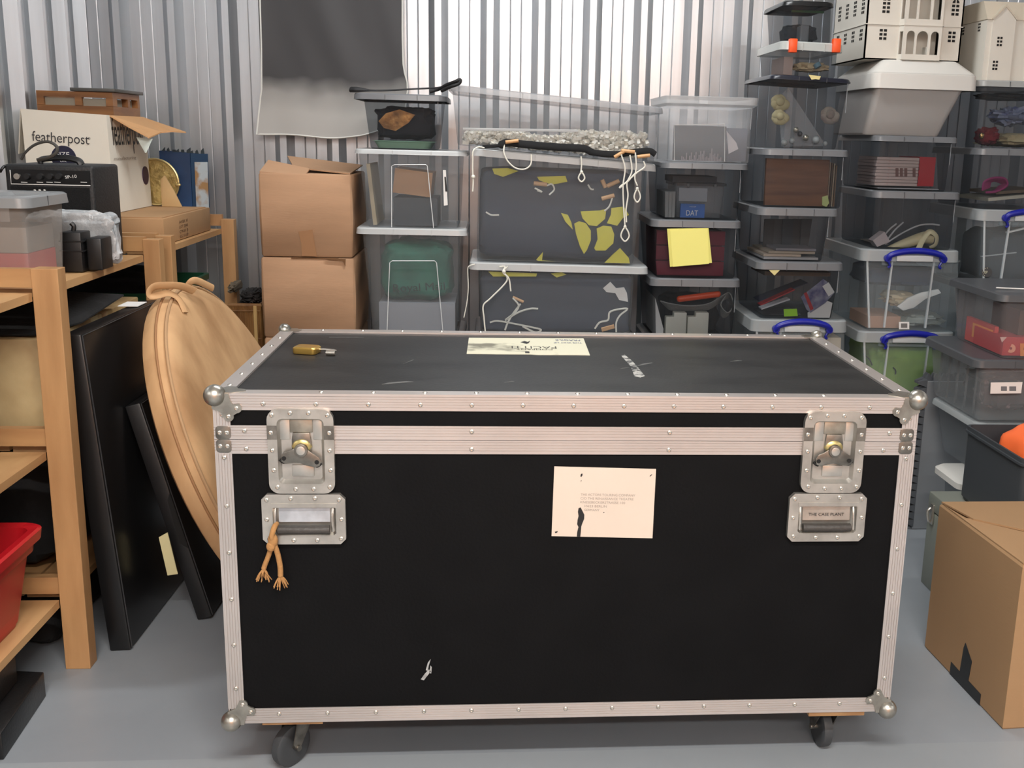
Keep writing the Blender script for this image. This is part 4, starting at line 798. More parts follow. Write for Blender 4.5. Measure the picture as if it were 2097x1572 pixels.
tag(MB().lump(F5['x0']+.014, F5['x1']-.014, YF_+.04, YF_+.36, F5['zb']+.012, PY(1850, 712, YF_).z, 21, .1, .3, n=40, m=26, fr=4).build('green_cloth', mat('lime_cloth', (140, 172, 78), .85, c2=(116, 148, 62), vs=10, bump=.3, bs=20)), 'bundle of lime green cloth packed in the lowest handled box', 'cloth')
gc = bpy.data.objects['green_cloth']
for pts in ([(1768, 725), (1780, 735), (1786, 748)], [(1829, 752), (1834, 758), (1834, 766)]): sub(MB().tube(line(pts, YF_+.037), .0022, n=6), 'loose_thread', DARK, gc)
tag(patch([(1841, 659), (1862, 659), (1862, 674), (1841, 674)], YF_+.009, .001).build('barcode_sticker', PAPER, sm=False), 'white square barcode sticker on the handled box front', 'sticker')
sub(patch([(1845, 662), (1858, 662), (1858, 671), (1845, 671)], YF_+.0083, .0005), 'barcode', mat('barcode_grey', (110, 108, 106), .7), bpy.data.objects['barcode_sticker'], sm=False)
fz = F4['zb']+.003
clump('navy_blanket', 'folded navy blanket at the top of the barcode box', 'blanket', (1776, 1924, 545, 590), YF_+.08, .24, mat('navy2', (44, 54, 74), .9), 31, amp=.12, e=.35)
clump('cream_fleece', 'cream fleece under the navy blanket', 'fleece', (1824, 1900, 602, 636), YF_+.05, .2, mat('fleece', (206, 186, 154), .95, bump=.5, bs=60), 33, amp=.3, e=.8)
tag(patch([(1838, 628), (1860, 610), (1884, 600), (1922, 592), (1928, 600), (1896, 612), (1872, 630), (1850, 636)], YF_+.035, .01).build('white_sock', PAPER, bev=.002), 'crumpled white sock in front of the cream fleece', 'sock')
cbox('peach_carton', 'peach coloured carton at the lower left of the barcode box', 'carton', (1778, 1842, 647, 676), YF_+.05, .2, mat('peach_card', (188, 146, 122), .8), fl=fz)
clump('grey_bag', 'grey plastic bag at the lower right of the barcode box', 'bag', (1846, 1946, 644, 676), YF_+.06, .2, mat('bag_grey', (150, 156, 150), .4), 37, fl=fz, amp=.25)
# F3 content
fz = F3['zb']+.003
q = slab('pale_carton', 'small pale pink carton tipped on its corner', 'carton', (1796, 512), (1823, 494), .040, YF_+.05, .05, mat('pink_white', (206, 190, 188), .7))
tag(MB().tube([PY(1820, 512, YF_+.07), PY(1850, 500, YF_+.06), PY(1888, 487, YF_+.06), PY(1908, 486, YF_+.06)], lambda t: .014+.010*t, n=14).build('cream_roll', mat('felt_cream', (222, 210, 170), .9)), 'rolled cream felt with a folded strap', 'felt roll')
sub(MB().tube([PY(1880, 512, YF_+.036), PY(1890, 490, YF_+.036), PY(1904, 474, YF_+.034), PY(1918, 484, YF_+.034), PY(1916, 500, YF_+.036), PY(1904, 508, YF_+.040)], .0035, n=8, flat=3), 'folded_strap', mat('felt_cream', (222, 210, 170), .9), bpy.data.objects['cream_roll'])
for k, (a, b) in enumerate((((1812, 500), (1880, 462)), ((1816, 492), (1850, 455)), ((1806, 488), (1836, 458)))):
    tag(MB().tube([PY(*a, YF_+.06+.014*k), PY((a[0]+b[0])/2, (a[1]+b[1])/2-3, YF_+.06+.014*k), PY(*b, YF_+.06+.014*k)] + ([PY(1905, 459, YF_+.06), PY(1924, 461, YF_+.06)] if k == 0 else []), .003, n=8).build('white_wand', mat('wand_white', (198, 198, 200), .5)), ('longest white plastic wand with a bent end', 'middle straight white wand', 'leftmost short white wand')[k] + ' over the cream roll', 'wand', 'white wands')
cbox('pale_sheet', 'pale sheets lying at the bottom left of the cream roll box', 'papers', (1800, 1818, 500, 513), YF_+.12, .2, mat('pale_sheet', (176, 164, 150), .8), fl=fz)
# F2 content
fz = F2['zb']+.003; zc_ = fz
sheet = cbox('tissue_sheet', 'white tissue sheet under the packet pile', 'tissue', (1798, 1922, 384, 391), YF_+.04, .26, mat('tissue', (186, 184, 186), .8), fl=fz); zc_ = fz+.011
top = PY(1850, 322, YF_+.05).z; n = 9; h = (top-zc_)/n
for k in range(n):
    x0, x1 = PY(1783+(k % 3), 350, YF_+.05).x+.016, PY(1881+(k % 2), 350, YF_+.05).x
    tag(MB().box(x0, x1, YF_+.05, YF_+.24, zc_+k*h+.0006, zc_+(k+1)*h-.0008).build('white_packet', mat('packet_white', (214, 190, 182), .6, c2=(196, 120, 112), vs=14, cut=(.3, .36)), sm=False), ('lowest', 'second lowest', 'third lowest', 'fourth lowest', 'middle', 'fourth from top', 'third from top', 'second from top', 'topmost')[k] + ' white and pink packet in the pile beside the red box', 'packet', 'pile of white packets')
cbox('red_packet', 'bright red packet at the right end of the pile', 'packet', (1883, 1911, 321, 383), YF_+.05, .19, mat('signal_red', (200, 44, 52), .5), fl=fz+.011)
pk = bpy.data.objects['white_packet.004']
for px in (1834, 1843, 1852, 1869): sub(patch([(px, 344), (px+6, 344), (px+6, 362), (px, 362)], YF_+.049, .0006), 'printed_mark', mat('print_brown', (130, 92, 84), .7), pk, sm=False)

# --- stack G
YG, DG = 1.66, .42
G3 = tote(YG, .46, (2006, 2215, 431, 454), (2012, 2208, 2010, 2196, 590), 'clear box with blue handle and a round black badge', body=RBODY, lidm=clear('box_lid_clear', (166, 171, 172), .72), kind='rub', group='clear boxes with blue clip handles')
below(G3, 'clear box at the foot of the stack with the pink yarn', body=RBODY)
G2 = tote(YG, DG, (2003, 2190, 305, 319), (2008, 2180, 2006, 2170, 431), 'grey lidded box with pink yarn and a white board', zb=G3['zt'])
G1 = tote(YG, DG, (2004, 2196, 166, 179), (2010, 2186, 2002, 2170, 306), 'clear box of coloured toys beneath the small white house', zb=G2['zt'], lidm=clear('hazy_lid2', (170, 172, 170), .8))
b = MB().cyl(PY(2021, 557, YG+.012), PY(2021, 557, YG+.010), .0175, n=24).build('round_badge', mat('badge_black', (16, 16, 18), .5)); tag(b, 'round black badge with white lettering on the handled box', 'badge')
text('XXL', .019, PY(2014.5, 560, YG+.0098), (1, 0, 0), (0, 0, 1), mat('badge_yellow', (226, 222, 190), .6), 'lettering', b, maxh=.010, off=.01)
for k in range(12):
    a = k*math.pi/6; p = PY(2021, 557, YG+.0096)+V((math.cos(a)*.0145, 0, math.sin(a)*.0145)); sub(MB().cyl(p, p+V((0, .0005, 0)), .0012, n=6), 'badge_star', mat('badge_yellow', (226, 222, 190), .6), b)
mb = MB()
for k in range(7): o = k*2.2; mb.tube(line([(2012+o, 390-o*.4), (2016+o, 372), (2036+o*.4, 364+o*.5), (2058, 366+o), (2062-o, 380), (2040, 392-o*.3), (2018+o, 394)], YG+.05+.006*k), .004, n=8, smooth=4)
tag(mb.build('pink_yarn', mat('magenta_yarn', (170, 56, 116), .9, bump=.5, bs=120)), 'skein of magenta pink yarn lying on the white board', 'yarn')
fz = G2['zb']+.003
slab('white_board', 'white board edge sloping at the bottom of the yarn box', 'board', (2024, 412), (2130, 402), .011, YG+.045, .25, mat('cream_board', (210, 204, 184), .7))
slab('brown_card', 'brown card sheets lying on the white board', 'card', (2040, 398), (2130, 392), .010, YG+.06, .22, mat('brown_card', (122, 104, 84), .8))
fz = G1['zb']+.003
clump('red_ball_bag', 'dark red soft toy in the coloured toy box', 'soft toy', (2012, 2056, 258, 302), YG+.05, .10, mat('wine', (140, 30, 40), .8), 41, fl=fz, amp=.3, e=.8)
clump('cream_towel', 'cream towel at the right of the coloured toy box', 'towel', (2056, 2130, 270, 304), YG+.055, .14, mat('towel', (206, 190, 150), .9), 43, fl=fz, amp=.25, e=.7)
clump('yellow_pieces', 'cream and yellow soft pieces along the bottom of the toy box', 'soft pieces', (2006, 2150, 288, 305), YG+.20, .10, mat('soft_yellow', (200, 184, 130), .9), 44, fl=fz, amp=.3, e=.8)
clump('blue_plastic', 'crumpled blue and white plastic wrap above the towel', 'wrap', (2040, 2140, 214, 262), YG+.09, .16, mat('blue_white_wrap', (150, 160, 188), .4, c2=(70, 80, 150), vs=14, cut=(.32, .42)), 47, amp=.45, e=.9, fr=4)
clump('dark_wrap', 'dark grey cloth at the top of the coloured toy box', 'cloth', (2014, 2140, 186, 208), YG+.12, .16, mat('dark_wrap', (58, 62, 64), .7), 49, amp=.3, e=.8)
tag(MB().cyl(PY(2004.5, 290, YG+.06), PY(2004.5, 276, YG+.06), .0075, n=12).ball(PY(2004.5, 275, YG+.06), .0075, n=10, m=7).build('brass_bell', mat('brass', (220, 176, 110), .2, 1)) if 0 else MB().ball(PY(2010, 278, YG+.045), .009, (1, 1, 1.3), 14, 10).build('brass_bell', mat('brass', (230, 186, 120), .2, 1)), 'small shiny brass bell in front of the red toy', 'bell')
for t, pts in ((G3, [(2012, 470), (2130, 452)]),): pass
slab('white_tube', 'thin white tube sloping inside the round badge box', 'tube', (2062, 478), (2130, 462), .006, YG+.05, .01, PAPER)
slab('grey_rod', 'thin grey rod low inside the round badge box', 'rod', (2010, 526), (2082, 518), .003, YG+.05, .01, mat('rod_grey', (170, 172, 174), .5))
clump('slate_cloth', 'slate cloth filling the round badge box', 'cloth', (2026, 2180, 470, 582), YG+.09, .26, mat('slate_cloth', (44, 52, 62), .9), 53, fl=G3['zb']+.003, amp=.1, e=.3)

# --- dolls' houses
def arch_pts(xc, hw, z0, z1, n=8):
    zs = z1-hw; return [(xc-hw, z0)] + [(xc+hw*math.cos(math.pi-math.pi*i/n), zs+hw*math.sin(math.pi*i/n)) for i in range(n+1)] + [(xc+hw, z0)]
def pane_window(parent, xc, zb, w, h, rows, yface, arched=False, axis='y', cols=2):
    """small dark cut-out panes, two columns, on the plane y=yface (or x=yface)"""
    mb = MB(); pw = w/cols*.72; ph_ = h/rows*.62
    for r in range(rows):
        for c in range(cols):
            x = xc + (c-(cols-1)/2)*w/cols; z = zb+h/rows*r
            poly = [(x-pw/2, z), (x+pw/2, z), (x+pw/2, z+ph_), (x-pw/2, z+ph_)]
            if arched and r == rows-1:
                s = -1 if c == 0 else 1; poly = [(x-s*pw/2, z), (x+s*pw/2, z), (x+s*pw*.3, z+ph_*.8), (x-s*pw*.1, z+ph_*1.25), (x-s*pw/2, z+ph_*1.4)]
            mb.prism(poly, axis, yface-.0008, yface+.0015)
    return sub(mb, 'window', DARK, parent, sm=False)
YH = YF_+.075
p0, p1 = PY(1768, 124, YH), PY(1964, 124, YH); hx0, hx1 = p0.x, p1.x; hb = zh; HW = hx1-hx0
zmid = PY(1870, 52, YH).z; sc = HW/196.0
HS = thing('dolls_house', 'big white dolls house with arched balconies on the white tote', 'dolls house', ((hx0+hx1)/2, YH+.17, hb))
HT = hb+.42; DEPH = .36; th = .005
X = lambda px: hx0+(px-1769)*sc
# the house tapers nowhere: side walls, back, floors and a flat roof
px0, px1 = X(1836), X(1926)          # the porch bay
ZP = lambda y: hb+(124-y)*sc
mb = MB()
mb.box(hx0, px0+.004, YH, YH+th, hb, HT).box(px1-.004, hx1, YH, YH+th, hb, HT)
mb.box(hx0, hx0+th, YH, YH+DEPH, hb, HT).box(hx1-th, hx1, YH, YH+DEPH, hb, HT).box(hx0, hx1, YH+DEPH-th, YH+DEPH, hb, HT)
mb.box(hx0, hx1, YH, YH+DEPH, hb, hb+.004).box(hx0, hx1, YH, YH+DEPH, zmid-.002, zmid+.002).box(hx0, hx1, YH, YH+DEPH, HT, HT+.004).box(px0, px1, YH+.055, YH+.06, hb, HT)
W = sub(mb, 'walls', OFFW, HS, sm=False)
# mouldings
for z in (zmid, ZP(-20)):
    sub(MB().box(hx0-.002, px0, YH-.003, YH, z-.0015, z+.0015), 'string_course', OFFW, HS, sm=False)
    sub(MB().box(px1, hx1+.002, YH-.003, YH, z-.0015, z+.0015), 'string_course', OFFW, HS, sm=False)
    sub(MB().box(hx0-.003, hx0, YH, YH+DEPH, z-.0015, z+.0015), 'string_course', OFFW, HS, sm=False)
YP = YH-.030
def arcade(zb, zt, sill):
    mb = MB(); spans = [(1838+17, 8.2), (1838+41, 11.6), (1838+66, 8.4)]; l, r = X(1840), X(1917)
    prev = l
    top = zt-.014
    for xc_, hw_ in spans:
        xc, hw = X(xc_), hw_*sc; a = arch_pts(xc, hw, zb+sill, top-.006, 8)
        mb.box(prev, xc-hw, YP, YP+th, zb, zt); prev = xc+hw
        mb.box(xc-hw, xc+hw, YP, YP+th, zb, zb+sill)
        ar = a[1:-1]
        for i in range(len(ar)-1): mb.prism([ar[i], ar[i+1], (ar[i+1][0], zt), (ar[i][0], zt)], 'y', YP, YP+th)
    mb.box(prev, r, YP, YP+th, zb, zt)
    return mb
for z0, z1 in ((hb, zmid), (zmid, ZP(-20)), (ZP(-20), HT)):
    q = sub(arcade(z0, z1, .018), 'arched_balcony', OFFW, HS, sm=False)
    # angled end with its own narrow arch
    for xa, xb in ((X(1836), X(1841)), (X(1917), X(1922))):
        l = xa < X(1880); ya, yb = (YH, YP) if l else (YP, YH)
        P = lambda t, z: V((xa+(xb-xa)*t, ya+(yb-ya)*t, z))
        m2 = MB()
        for t0, t1, a, b in ((0, .22, z0, z1), (.78, 1, z0, z1), (.22, .78, z0, z0+.018), (.22, .78, z1-.022, z1)):
            A, B, C, D = P(t0, a), P(t1, a), P(t1, b), P(t0, b); n = V((.004 if l else -.004, .002, 0)); m2.loft([[A, B, C, D], [p+n for p in (A, B, C, D)]])
        sub(m2, 'angled_end', OFFW, q, sm=False)
    sub(MB().prism([(X(1835), YH), (X(1839.5), YP-.002), (X(1918.5), YP-.002), (X(1923), YH), (X(1920), YH+.058), (X(1838), YH+.058)], 'z', z1-.003, z1), 'balcony_floor', OFFW, q, sm=False)
sub(MB().box(X(1892), X(1893.4), YH-.02, YH+.02, hb+.018, hb+.045), 'inner_door', OFFW, HS, sm=False)
for xp in (1804.5, 1945):
    pane_window(HS, X(xp), ZP(86.5), 17*sc, 23*sc, 3, YH)
    pane_window(HS, X(xp+2), ZP(36), 17*sc, 31*sc, 4, YH, arched=True)
    pane_window(HS, X(xp+2), ZP(-40), 17*sc, 26*sc, 3, YH)
for k in range(4):
    for zw, rws in ((ZP(86.5), 3), (ZP(36), 4), (ZP(-40), 3)): pane_window(HS, YH+.045+.085*k, zw, 17*sc*1.1, 8*rws*sc, rws, hx0, axis='x')
# second house
YH2 = YG+.03
zb2 = G1['zt']; a, b = PY(2008, 163, YH2), PY(2012, 163, YH2); X2 = lambda px: PY(px, 163, YH2).x; s2 = X2(2101)-X2(2001)
Z2 = lambda y: zb2 + (163-y)*s2/100
x0, x1 = X2(2010), X2(2200); ze = Z2(48); zr = Z2(12)
H2 = thing('dolls_house', 'smaller cream dolls house with pointed gables at the right edge', 'dolls house', ((x0+x1)/2, YH2+.15, zb2))
mb = MB().box(x0, x1, YH2, YH2+.30, zb2, ze)
sub(mb, 'walls', OFFW, H2, sm=False)
sub(MB().prism([(YH2-.004, ze), (YH2+.304, ze), (YH2+.26, zr), (YH2+.04, zr)], 'x', x0-.003, x1), 'roof', mat('roof_board', (196, 186, 168), .8), H2, sm=False)
for gx in (2043, 2122):
    g0, g1, gm = X2(gx-23), X2(gx+23), X2(gx)
    q = sub(MB().prism([(g0, zb2), (g1, zb2), (g1, ze), (gm, Z2(25)), (g0, ze)], 'y', YH2-.006, YH2+.06), 'gable_bay', OFFW, H2, sm=False)
    sub(MB().prism([(g0-.002, ze-.001), (gm, Z2(25)), (g1+.002, ze-.001), (g1+.004, ze+.003), (gm, Z2(20)), (g0-.004, ze+.003)], 'y', YH2-.009, YH2+.06), 'gable_edge', mat('roof_board', (196, 186, 168), .8), q, sm=False)
    for wy, wx in ((98, gx-6), (143, gx-10)): pane_window(q, X2(wx), Z2(wy), 12*s2/100, 20*s2/100, 3, YH2-.006)
pane_window(H2, YH2+.06, Z2(68), .02, 18*s2/100, 3, x0, axis='x')
pane_window(H2, YH2+.19, Z2(68), .02, 18*s2/100, 3, x0, axis='x')

# --- stack H, nearer at the right
YHH, DH = 1.0, .38
H2b = tote(YHH, DH+.02, (1998, 2240, 738, 755), (2006, 2228, 2004, 2205, 862), 'grey lidded box with a white printed sticker, above the dark crate', lidm=DLID, body=clear('frost_grey', (150, 154, 156), .38), group='grey lidded boxes at the right edge')
H1b = tote(YHH, DH, (2048, 2290, 604, 620), (2054, 2280, 2052, 2262, 738), 'grey lidded box of red and orange packets at the right edge', zb=H2b['zt'], lidm=DLID, body=clear('frost_grey2', (132, 130, 132), .36), group='grey lidded boxes at the right edge', dx=0)
H3b = tote(YHH+.02, DH-.03, (1998, 2200, 868, 880), (2004, 2190, 2008, 2180, 985), 'clear tote beneath the sticker box, half hidden by the dark crate', zb=.315, lidm=clear('box_lid_clear', (166, 171, 172), .72), body=CBODY, kind='clear')
x0, x1 = H3b['X0']-.012, H3b['X1']
q = thing('white_lidded_box', 'box with a white lid low behind the dark crate', 'storage box', ((x0+x1)/2, YHH+.2, 0))
x0 = 1.915; cx, cyy_ = (x0+x1)/2, 1.095
MB().loft([rr(cx, cyy_, (x1-x0)/2-.05, .07, .02, 0), rr(cx, cyy_, (x1-x0)/2-.03, .085, .02, .285)], 1, 0).build('tub', CBODY, q)
MB().loft([rr(cx, cyy_, (x1-x0)/2-.01, .095, .03, .283), rr(cx, cyy_, (x1-x0)/2, .103, .03, .287), rr(cx, cyy_, (x1-x0)/2, .103, .03, .305), rr(cx, cyy_, (x1-x0)/2-.012, .093, .03, .314)], 1, 1).build('lid', mat('white_lid', (208, 206, 200), .4), q)
Y_ = YHH+.045
RD = mat('packet_red', (196, 52, 58), .5); OR = mat('packet_orange', (238, 146, 70), .5)
fz = H1b['zb']+.003
rp = cbox('red_packets', 'red packet with orange panels low in the right edge box', 'packet', (2056, 2240, 690, 736), Y_, .20, RD, fl=fz)
sub(patch([(2089, 703), (2120, 703), (2120, 732), (2089, 732)], Y_-.001, .001), 'orange_panel', OR, rp, sm=False)
sub(MB().cyl(PY(2070, 713, Y_-.0015), PY(2070, 713, Y_), .0135, n=20), 'peach_disc', mat('disc_peach', (226, 150, 120), .6), rp)
sub(MB().cyl(PY(2070, 713, Y_-.003), PY(2070, 713, Y_), .004, n=12), 'disc_hole', mat('wine', (140, 30, 40), .8), rp)
sub(patch([(2046, 690), (2062, 690), (2052, 701)], Y_-.002, .001), 'pale_triangle', mat('tri', (230, 190, 180), .6), rp, sm=False)
text('n°', .018, PY(2096, 716, Y_-.001), (1, 0, 0), (0, 0, 1), mat('dark_print', (120, 50, 30), .7), 'lettering', rp, maxh=.014)
xs = H1b['x0']+.016
sp = tag(MB().box(xs, xs+.012, YHH+.12, YHH+.32, fz, fz+.075).build('side_packet', mat('packet_pinkred', (214, 84, 78), .5), sm=False), 'pinkish red packet against the left wall of the box', 'packet')
sub(MB().box(xs-.0008, xs, YHH+.13, YHH+.27, fz+.018, fz+.062), 'orange_panel', mat('orange_soft', (240, 160, 84), .5), sp, sm=False)
cbox('brown_carton', 'dark brown carton above the red packet', 'carton', (2090, 2240, 635, 688), YHH+.08, .18, mat('dark_brown', (82, 58, 44), .7))
fz = H2b['zb']+.003
stk = tag(patch([(2029, 783), (2094, 782), (2091, 805), (2028, 806)], YHH+.006, .001).build('white_sticker', mat('sticker_white', (226, 220, 214), .5), sm=False), 'white printed sticker on the grey lidded box above the dark crate', 'sticker')
for a, b in ((2050, 2062), (2067, 2081)): sub(patch([(a, 791), (b, 791), (b, 800), (a, 800)], YHH+.0052, .0006), 'printed_block', mat('print_grey', (110, 110, 112), .7), stk, sm=False)
clump('dark_parts', 'dark jumble of small parts inside the sticker box', 'parts', (2022, 2190, 776, 858), YHH+.06, .24, mat('jumble', (62, 56, 60), .6, c2=(140, 120, 120), vs=30, cut=(.32, .40)), 61, fl=fz, amp=.25, e=.4)
for k in range(5):
    xx = H2b['x0']-.004
    sub(MB().box(xx+.001+.001*k*0, xx+.006, YHH+.06+.065*k, YHH+.066+.065*k, fz+.01, H2b['zl']-.01), 'side_rib', clear('rib_grey2', (120, 124, 126), .5), H2b['tub'], sm=False)
tag(MB().cyl(PY(2040, 589, YHH+.10), PY(2110, 592, YHH+.10), .002, n=6).build('pale_rule', PAPER), 'thin white stick lying on the lid at the right edge', 'stick')
# metal case, crate, orange shape, brown box
MG = mat('metal_case_green', (138, 142, 132), .45, .3)
q = thing('metal_case', 'grey-green metal case with a small catch under the dark crate', 'metal case', (2.05, .79, 0))
sub(MB().box(1.822, 2.30, .585, .985, 0, .235), 'case_base', MG, q, bev=.004)
sub(MB().box(1.821, 2.30, .584, .986, .238, .290), 'case_lid', MG, q, bev=.004)
c = PX(1908, 1069, 1.822)
sub(MB().box(1.816, 1.822, c.y-.014, c.y+.014, .20, .262), 'catch', RIVET, q, bev=.002)
sub(MB().tube([(1.814, c.y, .250), (1.806, c.y, .238), (1.810, c.y, .212), (1.816, c.y, .205)], .004, n=8), 'catch_loop', RIVET, bpy.data.objects['catch'])
for yy in (.64, .93): pass
q = thing('dark_crate', 'dark grey open crate standing on the metal case', 'crate', (2.1, .75, .2915))
x0, x1, y0, y1, z0, z1 = 1.885, 2.40, .572, .925, .2915, .512
CR = mat('crate_dark', (56, 60, 64), .55)
cx, cyy_, hx, hy = (x0+x1)/2, (y0+y1)/2, (x1-x0)/2, (y1-y0)/2
mb = MB().loft([rr(cx, cyy_, hx-.010, hy-.006, .02, z0), rr(cx, cyy_, hx, hy, .02, z0+.012), rr(cx, cyy_, hx, hy, .02, z1-.018), rr(cx, cyy_, hx+.007, hy+.007, .024, z1-.018), rr(cx, cyy_, hx+.007, hy+.007, .024, z1-.012), rr(cx, cyy_, hx+.003, hy+.003, .022, z1-.011), rr(cx, cyy_, hx+.003, hy+.003, .022, z1), rr(cx, cyy_, hx-.003, hy-.003, .02, z1), rr(cx, cyy_, hx-.004, hy-.004, .02, z0+.004)])
sub(mb, 'crate_body', CR, q)
OS = PY(2060, 860, .75)
mb = MB().lump(1.925, 2.28, .60, .88, .30, .565, 71, .10, .55, n=48, m=30, fr=1.6)
tag(mb.build('orange_case', mat('safety_orange', (248, 112, 58), .45)), 'bright orange moulded shape rising out of the dark crate', 'orange case')
oc = bpy.data.objects['orange_case']
# front brown box
BX = [V((1.663, .556, 0)), V((1.682, .148, 0)), V((2.16, .175, 0)), V((2.14, .583-.02, 0))]
q = thing('cardboard_box', 'large brown carton with black tape standing on the floor at right', 'cardboard box', (1.91, .36, 0))
up = lambda z, g=0: [p + V((0, 0, z)) + (V((1.91, .36, 0))-p).normalized()*g for p in BX]
CB = mat('kraft', (158, 124, 88), .75, var=.08, vs=3, bump=.05, bs=30, bst=(1, 1, 8))
sub(MB().loft([up(.0, .004), up(.004), up(.395), up(.400, .004)]), 'carton_body', CB, q, sm=False)
z = .4005
sub(MB().loft([[BX[1]+V((.004, .006, z)), BX[2]+V((0, .006, z)), V((2.15, .36, z+.004)), V((1.80, .345, z+.004)), V((1.676, .44, z+.002)), BX[0]+V((.004, -.02, z))], [BX[1]+V((.004, .006, z+.003)), BX[2]+V((0, .006, z+.003)), V((2.15, .36, z+.007)), V((1.80, .345, z+.007)), V((1.676, .44, z+.005)), BX[0]+V((.004, -.02, z+.003))]]), 'front_flap', CB, q, sm=False)
sub(MB().loft([[BX[0]+V((.003, -.002, z+.002)), V((1.69, .42, z+.005)), V((1.79, .325, z+.008)), V((2.15, .345, z+.009)), BX[3]+V((0, -.004, z+.002))], [BX[0]+V((.003, -.002, z+.006)), V((1.69, .42, z+.009)), V((1.79, .325, z+.012)), V((2.15, .345, z+.013)), BX[3]+V((0, -.004, z+.006))]]), 'back_flap', CB, q, sm=False)
sub(MB().loft([[V((1.90, .40, z+.014)), V((2.15, .36, z+.014)), V((2.15, .55, z+.010)), V((1.94, .55, z+.010))], [V((1.90, .40, z+.018)), V((2.15, .36, z+.018)), V((2.15, .55, z+.014)), V((1.94, .55, z+.014))]]), 'top_flap', CB, q, sm=False)
def onleft(t, z, o=.001): p = BX[0].lerp(BX[1], t); return p+V((-o, 0, z))
# black tape strips: one up the side, one along the bottom edge
def strip(pts, nm): return sub(MB().loft([[onleft(t, z, .0012) for t, z in pts], [onleft(t, z, .0003) for t, z in pts]]), nm, mat('black_tape', (26, 28, 30), .45), q, sm=False)
strip([(.36, .001), (.74, .001), (.74, .030), (.58, .032), (.48, .032), (.36, .034)], 'black_tape'); strip([(.475, .030), (.585, .030), (.60, .085), (.505, .115), (.49, .10)], 'black_tape')
# upright panel with foam edge
q = thing('foam_lined_panel', 'upright grey panel with dark egg-box foam edge, right of the case', 'panel', (2.14, 1.45, 0))
xl = PY(1886, 900, 1.43).x
sub(MB().box(xl, xl+.34, 1.43, 1.442, .002, .525), 'grey_board', mat('board_grey', (126, 130, 134), .5), q, sm=False)
mb = MB().box(xl, xl+.34, 1.443, 1.455, .004, .523); rnd = random.Random(8)
for i in range(20):
    for j in range(13):
        x, z = xl+.0+.026*j+.012, .012+.026*i; mb.loft([[V((x-.013, 1.455, z-.0)), V((x+.013, 1.455, z)), V((x+.013, 1.455, z+.026)), V((x-.013, 1.455, z+.026))], [V((x-.003, 1.482, z+.010)), V((x+.003, 1.482, z+.010)), V((x+.003, 1.482, z+.016)), V((x-.003, 1.482, z+.016))]])
for i in range(20):
    for y in (1.436, 1.462): z = .012+.026*i; mb.loft([[V((xl, y-.013, z)), V((xl, y+.013, z)), V((xl, y+.013, z+.026)), V((xl, y-.013, z+.026))], [V((xl-.028, y-.004, z+.009)), V((xl-.028, y+.004, z+.009)), V((xl-.028, y+.004, z+.017)), V((xl-.028, y-.004, z+.017))]])
for j in range(13):
    for y in (1.450, 1.472): x = xl+.026*j; mb.loft([[V((x, y-.011, .523)), V((x+.026, y-.011, .523)), V((x+.026, y+.011, .523)), V((x, y+.011, .523))], [V((x+.010, y-.003, .548)), V((x+.016, y-.003, .548)), V((x+.016, y+.003, .548)), V((x+.010, y+.003, .548))]])
sub(mb, 'egg_box_foam', mat('foam_grey', (70, 73, 77), .95), q, sm=False)

# ------------------------------------------------------------------ left: shelving
FX, BXX = -.511, -.985          # aisle face and wall face of the shelving
SHZ = (.92, .55, .182)
def post(x0, y0, zt, parent, w=.058, t=.045):
    return sub(MB().box(x0, x0+w, y0, y0+t, 0, zt), 'post', WOOD, parent, sm=False, bev=.0015)
def end_frame(y, zt, u, w=.047):
    post(FX, y, zt, u, w); post(BXX, y, zt, u)
    for z in SHZ:
        sub(MB().box(BXX+.05, FX+.002, y+.010, y+.034, z+.010, z+.052), 'cross_rail', mat('pine_x', (180, 140, 94), .5, c2=(158, 116, 76), vs=5, vst=(.5, 3, 3)), u, sm=False)
def shelves(y0, y1, u, zs=SHZ):
    for z in zs:
        b = sub(MB().box(FX-.10+.0, FX-.0, y0, y1, z-.019, z).box(FX-.21, FX-.108, y0, y1, z-.016, z-.001).box(FX-.32, FX-.218, y0, y1, z-.016, z-.001).box(BXX+.03, FX-.328, y0, y1, z-.016, z-.001), 'shelf_board', WOODY, u, sm=False)
U1 = thing('wooden_shelving', 'nearest pine shelving bay holding the red bin at the left edge', 'shelving', (-.75, .1, 0), 'pine shelving bays')
end_frame(.503, .974, U1, .058); end_frame(-.45, .974, U1)
shelves(-.40, .50, U1)
U2 = thing('wooden_shelving', 'middle pine shelving bay under the amplifier and bubble wrap', 'shelving', (-.75, 1.0, 0), 'pine shelving bays')
shelves(.562, 1.28, U2); end_frame(1.282, .966, U2)
U3 = thing('wooden_shelving', 'farthest pine shelving bay below the flat carton and blue box', 'shelving', (-.75, 1.9, 0), 'pine shelving bays')
end_frame(1.400, .966, U3); end_frame(2.205, .955, U3); shelves(1.447, 2.203, U3)
for yy in (.515, .53): pass
BZ = .921
